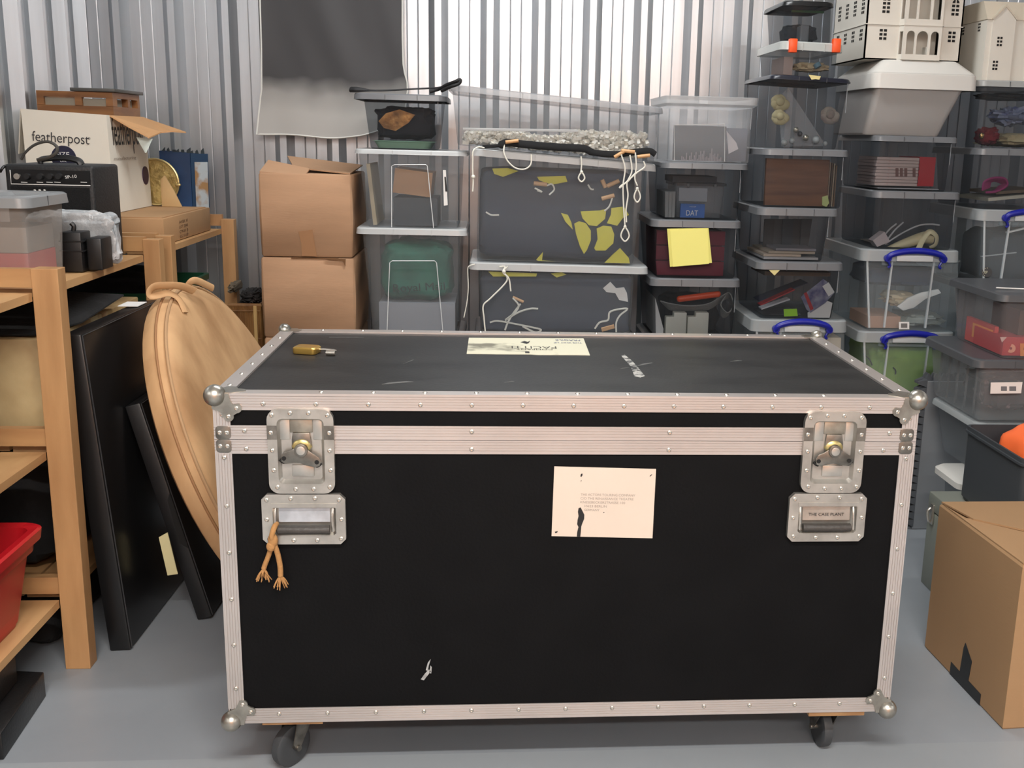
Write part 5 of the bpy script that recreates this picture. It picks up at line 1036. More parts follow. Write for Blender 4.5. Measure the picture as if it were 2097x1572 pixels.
# clear box at the very left
YL = .62
q = thing('storage_box', 'clear box with a grey lid at the far left of the top shelf', 'storage box', (-.68, .78, BZ), None)
x1 = -.548; x0 = x1-.38; cx, cyy_ = (x0+x1)/2, .715
zl0, zl1 = PY(60, 425, YL).z, PY(60, 395, YL).z
zl0 = 1.100; zl1 = 1.126
x1t = PX(150, 408, 0).x if 0 else x1+.012
T = MB().loft([rr(cx, cyy_, .17, .102, .015, BZ+.001), rr(cx, cyy_, .178, .108, .015, BZ+.010), rr(cx, cyy_, .186, .118, .018, zl0), rr(cx, cyy_, .190, .121, .02, zl0+.004)], 1, 0).build('tub', clear('clear_near', (186, 180, 174), .36, (240, 238, 236), .2), q)
Lq_ = MB().loft([rr(cx, cyy_, .194, .126, .025, zl0), rr(cx, cyy_, .200, .132, .028, zl0), rr(cx, cyy_, .198, .130, .03, zl1-.004), rr(cx, cyy_, .192, .124, .028, zl1), rr(cx, cyy_, .17, .105, .022, zl1-.001), rr(cx, cyy_, .165, .10, .02, zl1-.007), rr(cx, cyy_, .10, .06, .015, zl1-.006), rr(cx, cyy_, .095, .055, .015, zl1+.002)], 1, 1).build('lid', mat('grey_lid_near', (128, 130, 131), .28), q)
sub(MB().box(x1-.02, x1+.0185, YL-.02, YL+.0, zl0, zl1-.003) if 0 else MB().box(cx+.198, cx+.2005, .70, .7015, zl0, zl1-.003), 'lid_seam', DLID, Lq_, sm=False)
fz = BZ+.012
tag(MB().box(x1-.20, x1-.022, .64, .80, fz, fz+.058).build('pink_packet', mat('coral', (200, 84, 84), .6), sm=False), 'coral pink packet inside the far left clear box', 'packet')
tag(MB().box(x1-.19, x1-.024, .645, .80, fz+.0595, fz+.118).build('grey_book', mat('pale_taupe', (150, 144, 138), .7), sm=False), 'pale grey box on the coral packet in the far left box', 'carton')
tag(MB().box(x0+.03, x1-.21, .63, .80, fz, fz+.09).build('brown_jumble', mat('umber', (84, 74, 64), .8), sm=False), 'dark brown folded material left of the coral packet', 'cloth')
slab('tape_strip', 'strip of masking tape along the far left box', 'tape', (4, 466), (98, 438), -.011, YL-.034, .0008, mat('tape_pale', (176, 168, 156), .5)) if 0 else None
# black holder, bubble wrap
Yb = .855
q = thing('black_tool_holder', 'ribbed black plastic holder in front of the bubble wrap', 'holder', (-.59, Yb+.04, BZ))
p = PY(136, 556, Yb); p2 = PY(168, 476, Yb); w = MB().box(p.x-.01, PY(166, 500, Yb).x, Yb, Yb+.07, BZ+.001, p2.z)
HO = sub(w, 'tower', BLK, q, bev=.003)
for y in (495, 515): sub(MB().box(p.x-.012, PY(170, 500, Yb).x, Yb-.003, Yb+.073, PY(140, y, Yb).z, PY(140, y, Yb).z+.003), 'ridge', BLK, HO, sm=False)
sub(MB().box(PY(170, 500, Yb).x, PY(200, 500, Yb+.03).x+.012, Yb+.02, Yb+.10, BZ+.004, PY(190, 487, Yb+.03).z), 'side_block', BLK, q, bev=.004)
sub(MB().tube([(p.x+.01, Yb+.04, p2.z), (p.x+.012, Yb+.04, p2.z+.012), (p.x+.006, Yb+.04, p2.z+.020)], .006, n=8), 'hook', BLK, q)
tag(MB().lump(-.72, PY(246, 500, .985).x, .968, 1.038, BZ+.001, PY(200, 432, .98).z, 81, .13, .35, n=60, m=40, fr=3.2).build('bubble_wrap', mat('bubble_wrap', (196, 198, 200), .12, bump=1, bs=70, c2=(150, 154, 156), vs=14)), 'crumpled bubble wrap bundle beside the amplifier', 'bubble wrap')
# amplifier
YAm = 1.045
q = thing('guitar_amplifier', 'black guitar amplifier with a row of knobs on the shelf', 'amplifier', (-.72, YAm+.1, BZ))
ax1 = PY(193, 400, YAm).x; ax1 = PY(190, 345, YAm).x; zt_ = PY(120, 338, YAm).z; ax0 = PY(8, 338, YAm).x
ax1b = -.56
cab = sub(MB().box(ax0, ax1, YAm, YAm+.20, BZ+.001, zt_), 'cabinet', mat('tolex', (24, 24, 25), .55, bump=.35, bs=180), q, bev=.008, seg=3)
zpA, zpB = PY(100, 378, YAm).z, PY(100, 348, YAm).z; xa, xb = PY(22, 350, YAm).x, PY(184, 350, YAm).x
pan = sub(MB().box(xa, xb, YAm-.003, YAm+.004, zpA, zpB), 'control_panel', mat('panel_black', (14, 14, 15), .3), q, sm=False)
sub(MB().tube([(xa, YAm-.004, zpB-.002), (xa, YAm-.004, zpA), (xb, YAm-.004, zpA)], .0013, n=6, smooth=0), 'white_piping', PAPER, pan)
for k, px in enumerate((35, 57, 84, 104, 122)):
    c = PY(px, 361, YAm-.003)
    if k == 0: sub(MB().cyl(c+V((0, -.004, 0)), c, .008, n=14), 'jack_socket', RIVET, pan)
    else: sub(MB().cyl(c+V((0, -.012, 0)), c, .0075, .009, n=14), 'control_knob', BLK, pan)
for px in (50, 82, 102, 118, 172):
    sub(patch([(px-7, 372), (px+6, 372.6), (px+6, 374), (px-7, 373.4)], YAm-.0045, .0006), 'legend_mark', PAPER, pan, sm=False)
text('SP-10', .03, PY(134, 366, YAm-.003), (1, 0, .12), (-.12, 0, 1), PAPER, 'lettering', pan, maxh=.008)
sub(MB().box(ax0+.012, ax1-.012, YAm-.0015, YAm+.003, BZ+.02, zpA-.006), 'speaker_grille', mat('grille_cloth', (15, 15, 16), .95, bump=.6, bs=300), q, sm=False)
mb = MB()
for k in range(7):
    c = PY(66+k*5, 394-(4 if k % 2 else 0), YAm-.004); mb.ball(c, .0042, (1, .5, 1), 8, 6)
sub(mb, 'silver_badge', RIVET, q)
zz = zt_
hd = MB().tube([(ax0+.07, YAm+.06, zz), (ax0+.075, YAm+.06, zz+.012), (ax0+.13, YAm+.06, zz+.018), (ax1-.06, YAm+.06, zz+.012), (ax1-.05, YAm+.06, zz)], .006, n=8, flat=1.6); sub(hd, 'handle', BLK, q)
st_ = tag(MB().tube([V((p.x, p.y, max(p.z, zz+.011))) for p in (PY(44, 334, YAm+.03), PY(52, 312, YAm+.03), PY(72, 296, YAm+.03), PY(98, 290, YAm+.03), PY(116, 300, YAm+.03), PY(114, 314, YAm+.025), PY(96, 324, YAm+.02), PY(76, 331, YAm+.02))], .003, n=8, flat=1.6).build('looped_strap', mat('strap_brown', (52, 48, 42), .6)), 'dark looped strap with a round navy SIZE tag on the amplifier top', 'strap')
c = PY(130, 323, YAm+.215)
sg = sub(MB().cyl(c, c+V((0, .004, 0)), .034, n=28), 'size_tag', mat('tag_navy', (26, 24, 52), .5), st_, 'round navy tag printed SIZE')
sub(MB().tube([c+V((0, .002, .0)), c+V((-.02, -.02, -.002)), PY(116, 312, YAm+.03)], .002, n=6), 'tag_loop', BLK, st_)
text('SIZE', .036, c+V((-.019, -.0002, .004)), (1, 0, 0), (0, 0, 1), PAPER, 'lettering', sg, maxh=.012)
text('UK', .018, c+V((-.010, -.0002, -.012)), (1, 0, 0), (0, 0, 1), PAPER, 'lettering', sg, maxh=.009)
tag(MB().tube([PY(0, 352, YAm), PY(6, 343, YAm), PY(14, 339, YAm+.03), PY(28, 338, YAm+.06)], .004, n=8).build('black_cable', BLK), 'black cable at the left end of the amplifier', 'cable')
# flat carton and white carton
fy0, fy1, fx1 = 1.56, 2.13, -.530
fzt = PY(313, 455, 1.50).z; fzt = 1.004
q = thing('cardboard_box', 'flat wide brown carton under the white printed carton', 'cardboard box', (-.72, 1.78, BZ))
fb = sub(MB().box(-.93, fx1, fy0, fy1, BZ+.001, fzt), 'carton_body', CARD2, q, bev=.002)
sub(MB().box(-.90, fx1-.01, fy0+.02, fy1-.02, fzt, fzt+.003), 'top_flap', CARD2, q, sm=False)
for r in range(4): text(('A4 BX 10', 'LOT 2040', 'C/N 01 B', 'KG 14 UP')[r], .10, (fx1+.0008, fy0+.17, fzt-.028-.016*r), (0, 1, 0), (0, 0, 1), mat('carton_print', (92, 62, 40), .8), 'lettering', fb, maxh=.010)
wz0 = fzt+.0045; gy = 1.70; gx1 = PY(237, 437, gy).x; cz = PY(205, 235, gy).z
gx0 = PY(42, 220, gy).x; gy1 = 2.09
gxt = PY(205, 235, gy).x
q = thing('cardboard_box', 'white carton printed featherpost with a torn brown flap', 'cardboard box', ((gx0+gx1)/2, (gy+gy1)/2, wz0))
gx0 = max(gx0, -.995); gx1 = max(gxt, gx1-.002)
zR = cz
WC = mat('white_carton', (226, 220, 206), .65, var=.05, vs=4)
wb = sub(MB().loft([[V((gx0+.004, gy, wz0)), V((gx1, gy, wz0)), V((gx1, gy1, wz0)), V((gx0+.004, gy1, wz0))], [V((gx0, gy, zR+.012)), V((gx1-.006, gy, zR)), V((gx1-.006, gy1, zR)), V((gx0, gy1, zR+.012))]], 1, 0), 'carton_body', WC, q, sm=False)
f0 = PY(66, 292, gy); f1 = PY(183, 296, gy)
text('featherpost', (f1-f0).length, PY(66, 295, gy-.001), (1, 0, -.04), (.04, 0, 1), mat('print_dark', (52, 50, 52), .7), 'lettering', wb, maxh=.042)
text('®', .008, PY(180, 286, gy-.001), (1, 0, 0), (0, 0, 1), mat('print_dark', (52, 50, 52), .7), 'lettering', wb)
a = PX(218, 300, gx1+.001)
fyA, fyB = gy+.035, gy1-.035
text('featherpost', fyB-fyA, (gx1-.0025, fyA, a.z-.026), (0, 1, 0), (-.02, 0, 1), INK, 'lettering', wb, maxh=.12)
text('manufacturing', .22, (gx1-.001, gy+.03, a.z-.048), (0, 1, 0), (-.02, 0, 1), GINK, 'lettering', wb, maxh=.014)
sub(MB().cyl((gx1+.001, gy1-.05, wz0+.11), (gx1-.004, gy1-.05, wz0+.11), .032, n=24), 'round_mark', mat('plum', (52, 30, 58), .6), wb)
# torn flap, brown inside up
e0 = V((gx1-.006, gy+.03, zR)); e1 = V((gx1-.006, gy1-.02, zR))
A = PY(228, 236, gy+.03); B_ = PY(318, 238, gy1-.05); C_ = PY(381, 270, gy1-.09); D_ = PY(352, 268, gy1-.16); E_ = PY(305, 281, gy+.10)
pl = [e0, e1, C_, D_, PY(330, 270, gy+.22), E_, PY(262, 258, gy+.03)]
sub(MB().loft([pl, [p+V((0, 0, -.004)) for p in pl]]), 'torn_flap', mat('kraft_inside', (196, 150, 104), .8), q, sm=False)
sub(MB().loft([[PY(279, 281, gy+.12), PY(310, 284, gy+.14), PY(297, 313, gy+.13)], [p+V((.004, 0, 0)) for p in (PY(279, 281, gy+.12), PY(310, 284, gy+.14), PY(297, 313, gy+.13))]]), 'torn_paper', mat('mint_paper', (206, 218, 212), .8), q, sm=False)
sub(MB().loft([[V((gx0, gy+.002, zR+.012)), V((gx0, gy+.30, zR+.012)), V((gx0-.02, gy+.30, zR-.10)), V((gx0-.025, gy+.02, zR-.13))], [p+V((-.003, 0, 0)) for p in (V((gx0, gy+.002, zR+.012)), V((gx0, gy+.30, zR+.012)), V((gx0-.02, gy+.30, zR-.10)), V((gx0-.025, gy+.02, zR-.13)))]]), 'side_flap', WC, q, sm=False)
# wooden crate inside/behind the white carton
wy = gy+.10; x0, x1 = PY(55, 190, wy).x, PY(283, 210, wy+.16).x; x0 = max(x0, gx0+.012); x1 = min(x1, gx1-.016); zt_ = PY(120, 186, wy).z
q = thing('wooden_crate', 'brown wooden framed case sticking out of the white carton', 'wooden case', ((x0+x1)/2, wy+.14, wz0))
WB = mat('varnished_wood', (142, 96, 54), .45, c2=(112, 72, 40), vs=8, vst=(.6, 1, 5))
sub(MB().box(x0, x1, wy, wy+.275, wz0+.004, zt_-.045), 'lower_body', WB, q, sm=False)
fr = MB().box(x0, x1, wy, wy+.02, zt_-.018, zt_)
for xx in (x0, (x0+x1)/2, x1-.022): fr.box(xx, xx+.022, wy, wy+.02, zt_-.046, zt_-.018)
for yy in (wy+.02, wy+.15, wy+.253): fr.box(x1-.022, x1, yy, yy+.022, zt_-.046, zt_-.018)
fr.box(x1-.02, x1, wy+.02, wy+.275, zt_-.018, zt_).box(x0, x0+.02, wy+.02, wy+.275, zt_-.046, zt_)
sub(fr, 'frame', WB, q, sm=False)
sub(MB().box(x0+.02, x1-.02, wy+.012, wy+.265, zt_-.045, zt_-.021), 'pale_lining', mat('sackcloth', (150, 144, 130), .9), q, sm=False)
mx = (x0+x1)/2
sub(MB().box(mx-.01, x1+.012, wy-.01, wy+.285, zt_+.001, zt_+.012), 'half_lid', mat('lid_charcoal', (74, 72, 68), .5), q, bev=.002)
# gold disc and blue box
c = V((-.60, 2.10, BZ+.002)); R_ = .145
gq = thing('gold_fan', 'round gold embossed disc with a rim behind the white carton', 'disc', (-.56, 2.10, fzt))
gc_ = PY(322, 382, 2.10); gc_.x = -.640; r_ = (PY(322, 326, 2.10).z-fzt)/2*1.0; cz_ = fzt+.004+r_
cxg = PY(369, 400, 2.10).x-r_
GM = mat('gold_disc', (198, 176, 116), .35, .7, c2=(158, 136, 84), vs=40, bump=.6, bs=70)
sub(MB().cyl((cxg, 2.100, cz_), (cxg, 2.107, cz_), r_-.004, n=48), 'disc_face', GM, gq)
sub(MB().tube([V((cxg+math.cos(t)*(r_-.004), 2.101, cz_+math.sin(t)*(r_-.004))) for t in [2*math.pi*k/40 for k in range(41)]], .0045, n=8, smooth=0), 'disc_rim', mat('gold_rim', (214, 196, 140), .3, .8), gq)
sub(MB().box(cxg+r_-.014, cxg+r_+.004, 2.094, 2.104, cz_-.012, cz_-.004), 'rim_clip', mat('gold_rim', (214, 196, 140), .3, .8), gq, bev=.001)
tag(MB().prism([(cxg+.03, fzt+.004), (cxg+.10, fzt+.004), (cxg+.075, fzt+.06), (cxg+.045, fzt+.115), (cxg+.03, fzt+.10)], 'y', 2.06, 2.07).build('tan_cutout', mat('tan_card', (190, 158, 112), .8), bev=.001), 'tan curved cut-out leaning on the gold disc', 'cut-out')
by = 2.135; x0 = PY(330, 380, by).x; x1 = PY(392, 380, by).x; x2 = PY(425, 380, by).x; zt_ = PY(390, 310, by).z
q = thing('blue_box', 'tall blue picture box with a tattered open top', 'picture box', ((x0+x2)/2, by+.1, BZ))
BB = mat('box_blue', (26, 66, 110), .5, c2=(18, 46, 80), vs=5)
mb = MB().loft([[V((x0, by, BZ+.001)), V((x1-.002, by, BZ+.001)), V((x1+.03, by+.065, BZ+.001)), V((x0, by+.065, BZ+.001))], [V((x0, by, zt_)), V((x1, by, zt_-.006)), V((x1+.04, by+.065, zt_-.01)), V((x0, by+.065, zt_))]], 1, 0)
bb = sub(mb, 'box_body', BB, q, sm=False)
sd = [V((x1+.001, by-.0005, BZ+.03)), V((x1+.048, by+.05, BZ+.03)), V((x1+.052, by+.05, zt_-.008)), V((x1+.003, by-.0005, zt_-.008))]
sub(MB().loft([sd, [p+V((-.003, .004, 0)) for p in sd]]), 'picture_side', mat('edge_blue', (34, 58, 84), .5), q, sm=False)
ins_ = [sd[0].lerp(sd[1], .2)+V((.0006, -.0006, .02)), sd[0].lerp(sd[1], .95)+V((.0006, -.0006, .02)), sd[3].lerp(sd[2], .95)+V((.0006, -.0006, -.03)), sd[3].lerp(sd[2], .2)+V((.0006, -.0006, -.03))]
sub(MB().loft([ins_, [p+V((-.001, .001, 0)) for p in ins_]]), 'printed_picture', mat('print_scene', (168, 176, 180), .5, c2=(150, 116, 78), vs=9, cut=(.42, .5)), q, sm=False)
mb = MB(); rnd = random.Random(2)
for k in range(9):
    x = x0+(x1-x0+.045)*k/9; mb.prism([(x, zt_-.012), (x+.014, zt_-.012), (x+.012+rnd.uniform(-.004, .004), zt_+rnd.uniform(0, .014)), (x+.002, zt_+rnd.uniform(-.002, .008))], 'y', by+.02+.01*(k % 3), by+.024+.01*(k % 3))
sub(mb, 'torn_top', mat('torn_blue', (44, 52, 56), .8), q, sm=False)
# under the shelves
def onshelf(name, label, cat, x0, x1, y0, y1, z0, z1, m, bev=0, group=None): return tag(MB().box(x0, x1, y0, y1, z0, z1).build(name, m, bev=bev, sm=False), label, cat, group)
PT = mat('taped_tan', (196, 176, 132), .5, c2=(158, 132, 92), vs=6, bump=.2, bs=30)
s2z = .551
q = tag(MB().box(-.90, -.535, .60, .985, s2z, .795).build('cardboard_box', PT, bev=.003), 'tan taped carton just behind the nearest shelf post', 'cardboard box')
sub(MB().box(-.9, -.5345, .90, .95, s2z+.01, .797), 'tape_band', mat('tape_shine', (214, 200, 160), .25), q, sm=False)
tag(MB().box(-.90, -.53, 1.01, 1.27, s2z, .798).build('cardboard_box', mat('taped_tan2', (190, 166, 120), .5, c2=(146, 118, 80), vs=6), bev=.003), 'tan carton farther along the shelf under the black card point', 'cardboard box')
tag(MB().loft([[V((-.95, .60, .80)), V((-.56, .62, .80)), V((-.52, .80, .800)), V((-.50, 1.06, .812+.02)), V((-.60, 1.0, .845)), V((-.9, 1.02, .86))], [V((-.95, .60, .804)), V((-.56, .62, .804)), V((-.52, .80, .804)), V((-.50, 1.06, .816+.02)), V((-.60, 1.0, .85)), V((-.9, 1.02, .865))]]).build('black_card', BLKF, sm=False), 'bent black card with a sharp point on the tan cartons', 'card')
onshelf('black_holdall', 'dark bag filling the back of the middle shelf bay', 'bag', -.93, -.62, 1.06, 1.26, .868, .895, BLKF, .01)
onshelf('grey_carton', 'dull grey-brown carton on the middle shelf behind the first post', 'carton', -.93, -.62, .02, .48, .551, .86, mat('dim_card', (104, 90, 78), .8), .003)
onshelf('black_box_file', 'black box at the left edge of the middle shelf', 'box', -.62, -.515, -.1, .27, .551, .62, BLK, .004) if 0 else None
b1_ = tag(MB().box(-.72, PX(12, 900, -.55).x, .0, .235, .552, .70).build('black_box', BLKV, bev=.004), 'black box just visible on the middle shelf at the left edge', 'box') if 0 else None
onshelf('black_box', 'black box just visible on the shelf above the red bin', 'box', -.612, -.518, -.05, .25, .5515, .62, BLKV, .004)
tag(MB().lump(-.92, -.56, .66, 1.26, .1835, .50, 91, .08, .3).build('black_holdall', BLKF), 'black holdall on the lower shelf behind the leaning folios', 'bag')
tag(MB().lump(-.92, -.56, .58, 1.26, .001, .150, 92, .08, .3).build('black_holdall', BLKF), 'black holdall on the floor behind the leaning folios', 'bag')
onshelf('dark_backing_board', 'dark board standing at the back of the lowest shelf bay', 'board', -.935, -.92, -.35, .49, .184, .50, mat('dim_brown', (58, 46, 38), .8))
# crate and things in the farthest bay
q = tag(MB().loft([rr(-.75, 1.83, .17, .24, .02, .551), rr(-.75, 1.83, .20, .27, .02, .74), rr(-.75, 1.83, .215, .285, .025, .745), rr(-.75, 1.83, .215, .285, .025, .765), rr(-.75, 1.83, .20, .27, .02, .765), rr(-.75, 1.83, .165, .235, .02, .56)]).build('green_crate', mat('bottle_green', (20, 74, 48), .4)), 'dark green plastic crate in the farthest shelf bay', 'crate')
tag(MB().lump(-.89, -.61, 1.64, 2.02, .575, .82, 93, .12, .4).build('black_holdall', BLKF), 'dark bundle inside the green plastic crate', 'bag')
tag(MB().lump(-.92, -.55, 1.47, 2.18, .1835, .50, 94, .08, .3).build('black_holdall', BLKF), 'black holdall on the lower shelf of the farthest bay', 'bag')
# red bin
q = thing('red_bin', 'red plastic bin with a moulded rim on the lower shelf', 'bin', (-.66, .22, .183))
RB = mat('bin_red', (176, 20, 30), .35)
bx, by_ = -.665, .215; zt_ = .402
mb = MB().loft([rr(bx, by_, .115, .165, .03, .1835), rr(bx, by_, .120, .170, .03, .20), rr(bx+.002, by_, .140, .196, .03, zt_-.055), rr(bx+.002, by_, .150, .206, .035, zt_-.052), rr(bx+.002, by_, .152, .208, .035, zt_-.030), rr(bx+.002, by_, .164, .222, .04, zt_-.026), rr(bx+.002, by_, .166, .226, .04, zt_-.004), rr(bx+.002, by_, .160, .220, .038, zt_), rr(bx+.002, by_, .142, .200, .03, zt_-.004), rr(bx, by_, .120, .168, .03, .195)])
sub(mb, 'bin_body', RB, q)
sub(MB().box(bx+.150, bx+.166, by_-.10, by_-.02, zt_-.075, zt_-.028), 'rim_handle', RB, q, bev=.004)
tag(MB().lump(bx-.115, bx+.11, by_-.16, by_+.16, .20, .375, 96, .25, .7, n=40, m=24).build('fur_cloth', mat('brown_fur', (112, 84, 62), .95, c2=(46, 38, 34), vs=8, bump=.6, bs=60)), 'brown and dark cloth heaped in the red bin', 'cloth')
# black boxes on the floor
p = PZ(95, 1425, 0); p2 = PZ(8, 1556, 0)
q = tag(MB().loft([[V((p2.x, p2.y, 0)), V((p.x, p.y, 0)), V((p.x-.17, p.y+.02, 0)), V((p2.x-.17, p2.y, 0))], [V((p2.x, p2.y, .062)), V((p.x, p.y, .062)), V((p.x-.17, p.y+.02, .062)), V((p2.x-.17, p2.y, .062))]]).build('black_box', BLKV, bev=.003), 'low black box lid on the floor under the shelving', 'box')
tag(MB().loft([[V((-.53, .02, .064)), V((-.545, .33, .064)), V((-.83, .33, .064)), V((-.83, .02, .064))], [V((-.53, .02, .158)), V((-.545, .33, .158)), V((-.83, .33, .158)), V((-.83, .02, .158))]]).build('black_box', BLKV, bev=.003), 'black box stacked on the low one under the lowest shelf', 'box')
tag(MB().lump(-.54, -.515, .015, .06, .1845, .215, 97, .2, .7).build('blue_cloth', mat('pale_blue_cloth', (120, 150, 214), .7)), 'pale blue scrap of cloth at the lower shelf edge', 'cloth') if 0 else None
# leaning folios
def folio(name, label, foot, footf, tn, L, H_, t, m):
    """foot: near outer foot, footf: far outer foot direction point, tn: near outer top"""
    d = (footf-foot).normalized(); up_ = (tn-foot).normalized(); n = up_.cross(d).normalized()
    if n.x > 0: n = -n
    a = foot; b = foot+d*L; H = (tn-foot).length
    q = thing(name, label, 'folio case', a)
    P = [a, b, b+up_*H, a+up_*H]
    dz = -min(0, (n*t).z)
    P = [p+V((0, 0, dz)) for p in P]; Q = [p+n*t for p in P]
    sub(MB().loft([P, Q]), 'case_shell', m, q, bev=.004)
    lp_ = [P[0]-n*.0012+up_*.004, P[1]-n*.0012+up_*.004, P[2]-n*.0012-up_*.004, P[3]-n*.0012-up_*.004]
    sub(MB().tube([p+up_*0 for p in (lp_[0]+d*.006, lp_[3]+d*.006, lp_[2])], .0016, n=6, smooth=0), 'edge_seam', mat('seam_grey', (52, 52, 54), .4), q)
    return q, P, Q, n, d, up_
F1q = folio('black_folio', 'large black folio case leaning against the shelving', V((-.386, .592, 0)), V((-.380, .874, 0)), V((-.452, .604, .803)), .56, .8, .052, mat('folio_black', (20, 20, 21), .33, bump=.1, bs=8))
F2q = folio('black_folio', 'smaller open black folio leaning on the larger one with papers', V((-.230, .765, 0)), V((-.222, 1.1, 0)), PY(273, 833, .79)+V((.016, 0, 0)), .42, .6, .040, mat('folio_black2', (22, 22, 23), .4, bump=.2, bs=10))
q, P, Q, n, d, up_ = F2q
sub(MB().loft([[P[0]+up_*.20-n*-.0-d*.0015, P[0]+up_*.36-d*.0015, P[0]+n*.012+up_*.34-d*.0015, P[0]+n*.018+up_*.22-d*.0015], [P[0]+up_*.20+d*.004, P[0]+up_*.36+d*.004, P[0]+n*.012+up_*.34+d*.004, P[0]+n*.018+up_*.22+d*.004]]), 'edge_gap', DARK, q, sm=False)
pf_ = [PY(325, 1100, .745), PY(343, 1090, .745), PY(364, 1175, .745), PY(343, 1178, .745)]
tag(MB().loft([pf_, [p+V((0, .003, 0)) for p in pf_]]).build('paper_slip', mat('slip_cream', (206, 196, 150), .8), sm=False), 'cream paper slips poking out of the smaller folio', 'paper')
pf_ = [PX(278, 622, -.46), PX(296, 612, -.46), PX(320, 612, -.44), PX(312, 622, -.44)]
tag(MB().box(-.505, -.452, 1.02, 1.10, .8085, .8100).build('white_card', PAPER, sm=False), 'white card lying on the top edge of the large folio', 'card')
# round tan bag
th_, ph_, r_, t_ = -.012, .388, .462, .075
cB = V((-.138, 1.0, .438))
N = V((math.cos(ph_)*math.cos(th_), math.cos(ph_)*math.sin(th_), math.sin(ph_))); A_ = V((-math.sin(th_), math.cos(th_), 0)); B2_ = N.cross(A_)
q = thing('round_bag', 'big round tan suede drum bag leaning behind the case', 'drum bag', (cB.x, cB.y, 0))
Rg = lambda r, h: [cB+N*h+A_*math.cos(t)*r+B2_*math.sin(t)*r for t in [2*math.pi*k/72 for k in range(72)]]
sub(MB().loft([Rg(.05, .012), Rg(.25, .011), Rg(r_*.90, .006), Rg(r_*.97, .0), Rg(r_, -.012), Rg(r_+.010, -.030), Rg(r_+.012, -.05), Rg(r_+.002, -.075), Rg(r_*.95, -.088), Rg(.1, -.092)]), 'bag_body', TAN, q)
sub(MB().tube(Rg(r_+.003, -.012)+[Rg(r_+.003, -.012)[0]], .0045, n=8, smooth=0), 'piping', TANP, q)
sub(MB().tube(Rg(r_+.012, -.034)+[Rg(r_+.012, -.034)[0]], .0035, n=8, smooth=0), 'zip_line', mat('zip_brown', (150, 108, 70), .7), q)
a0, a1 = PY(322, 600, .86), PY(368, 605, .92)
def strap_(pts, nm, w, t=.004):
    mb = MB(); rings = []
    for p, wd in pts: rings.append([p+wd*w, p+wd*w+V((0, 0, -t)), p-wd*w+V((0, 0, -t)), p-wd*w])
    return sub(mb.loft(rings), nm, TAN, q)
wd = V((.3, .9, .3)).normalized()
def pth(l): 
    out = []
    for (x, y, Y) in l: out.append(PY(x, y, Y))
    return out
s1 = pth([(398, 596, .93), (372, 586, .90), (345, 584, .88), (318, 586, .87), (306, 596, .86), (308, 606, .86), (325, 604, .87), (345, 600, .88), (366, 612, .89), (380, 640, .88)])
mb = MB().tube(s1, .012, n=10, smooth=4, flat=.32); sub(mb, 'carry_strap', TAN, q)
s1 = pth([(384, 586, .98), (392, 576, .98), (404, 575, 1.0), (420, 582, 1.03), (436, 590, 1.06)])
sub(MB().tube(s1, .010, n=10, smooth=4, flat=.4), 'carry_strap', TAN, q)
# basket
yb_ = 2.0
x0, x1 = PY(455, 620, yb_).x, PY(532, 620, yb_).x; zt_ = PY(500, 625, yb_).z
q = thing('wicker_basket', 'wicker basket between the shelving and the brown cartons', 'basket', ((x0+x1)/2, yb_+.12, 0))
WK = mat('wicker', (176, 132, 78), .6, c2=(112, 74, 38), vs=14, vst=(1, 1, .3))
x0 = max(x0-.09, -.448)
sub(MB().box(x0+.008, x1-.008, yb_+.008, yb_+.25, .002, zt_-.01), 'lining', mat('wicker_dark', (34, 22, 14), .8), q, sm=False)
mb = MB(); n_ = 13
for k in range(n_+1):
    x = x0+(x1-x0)*k/n_; mb.tube([(x, yb_+(.003 if k % 2 else -.003), .003), (x+.002, yb_-(.002 if k % 2 else -.003), zt_*.5), (x, yb_, zt_)], .0052, n=6, smooth=3)
for k in range(12):
    y = yb_+.25*k/11; mb.tube([(x1, y, .003), (x1, y, zt_)], .0042, n=6, smooth=0)
for k in range(7):
    z = .02+(zt_-.04)*k/6; mb.tube([(x0, yb_-.006, z), (x1, yb_-.006, z+.001), (x1+.004, yb_+.25, z)], .0035, n=6, smooth=0)
sub(mb, 'woven_sides', WK, q)
sub(MB().tube([(x0, yb_, zt_), (x1, yb_, zt_), (x1, yb_+.25, zt_)], .008, n=8, smooth=0), 'basket_rim', WK, q)
sub(MB().box(x1-.022, x1-.010, yb_-.010, yb_-.004, .05, zt_), 'binding', mat('wicker_pale', (206, 170, 110), .6), q, sm=False)
tag(MB().lump(x0+.02, x1-.015, yb_+.02, yb_+.23, zt_-.008, zt_+.045, 101, .35, .7, n=40, m=22, fr=5).build('dark_cloth', mat('cloth_dim', (60, 56, 54), .8, c2=(22, 22, 22), vs=10)), 'dark crumpled cloth lying on top of the wicker basket', 'cloth')
tag(MB().lump(x0-.02, x1-.10, yb_+.03, yb_+.24, zt_+.03, zt_+.07, 102, .3, .7).build('grey_cloth', mat('cloth_olive', (110, 100, 84), .9)), 'grey-brown folded cloth on the left of the wicker basket', 'cloth')
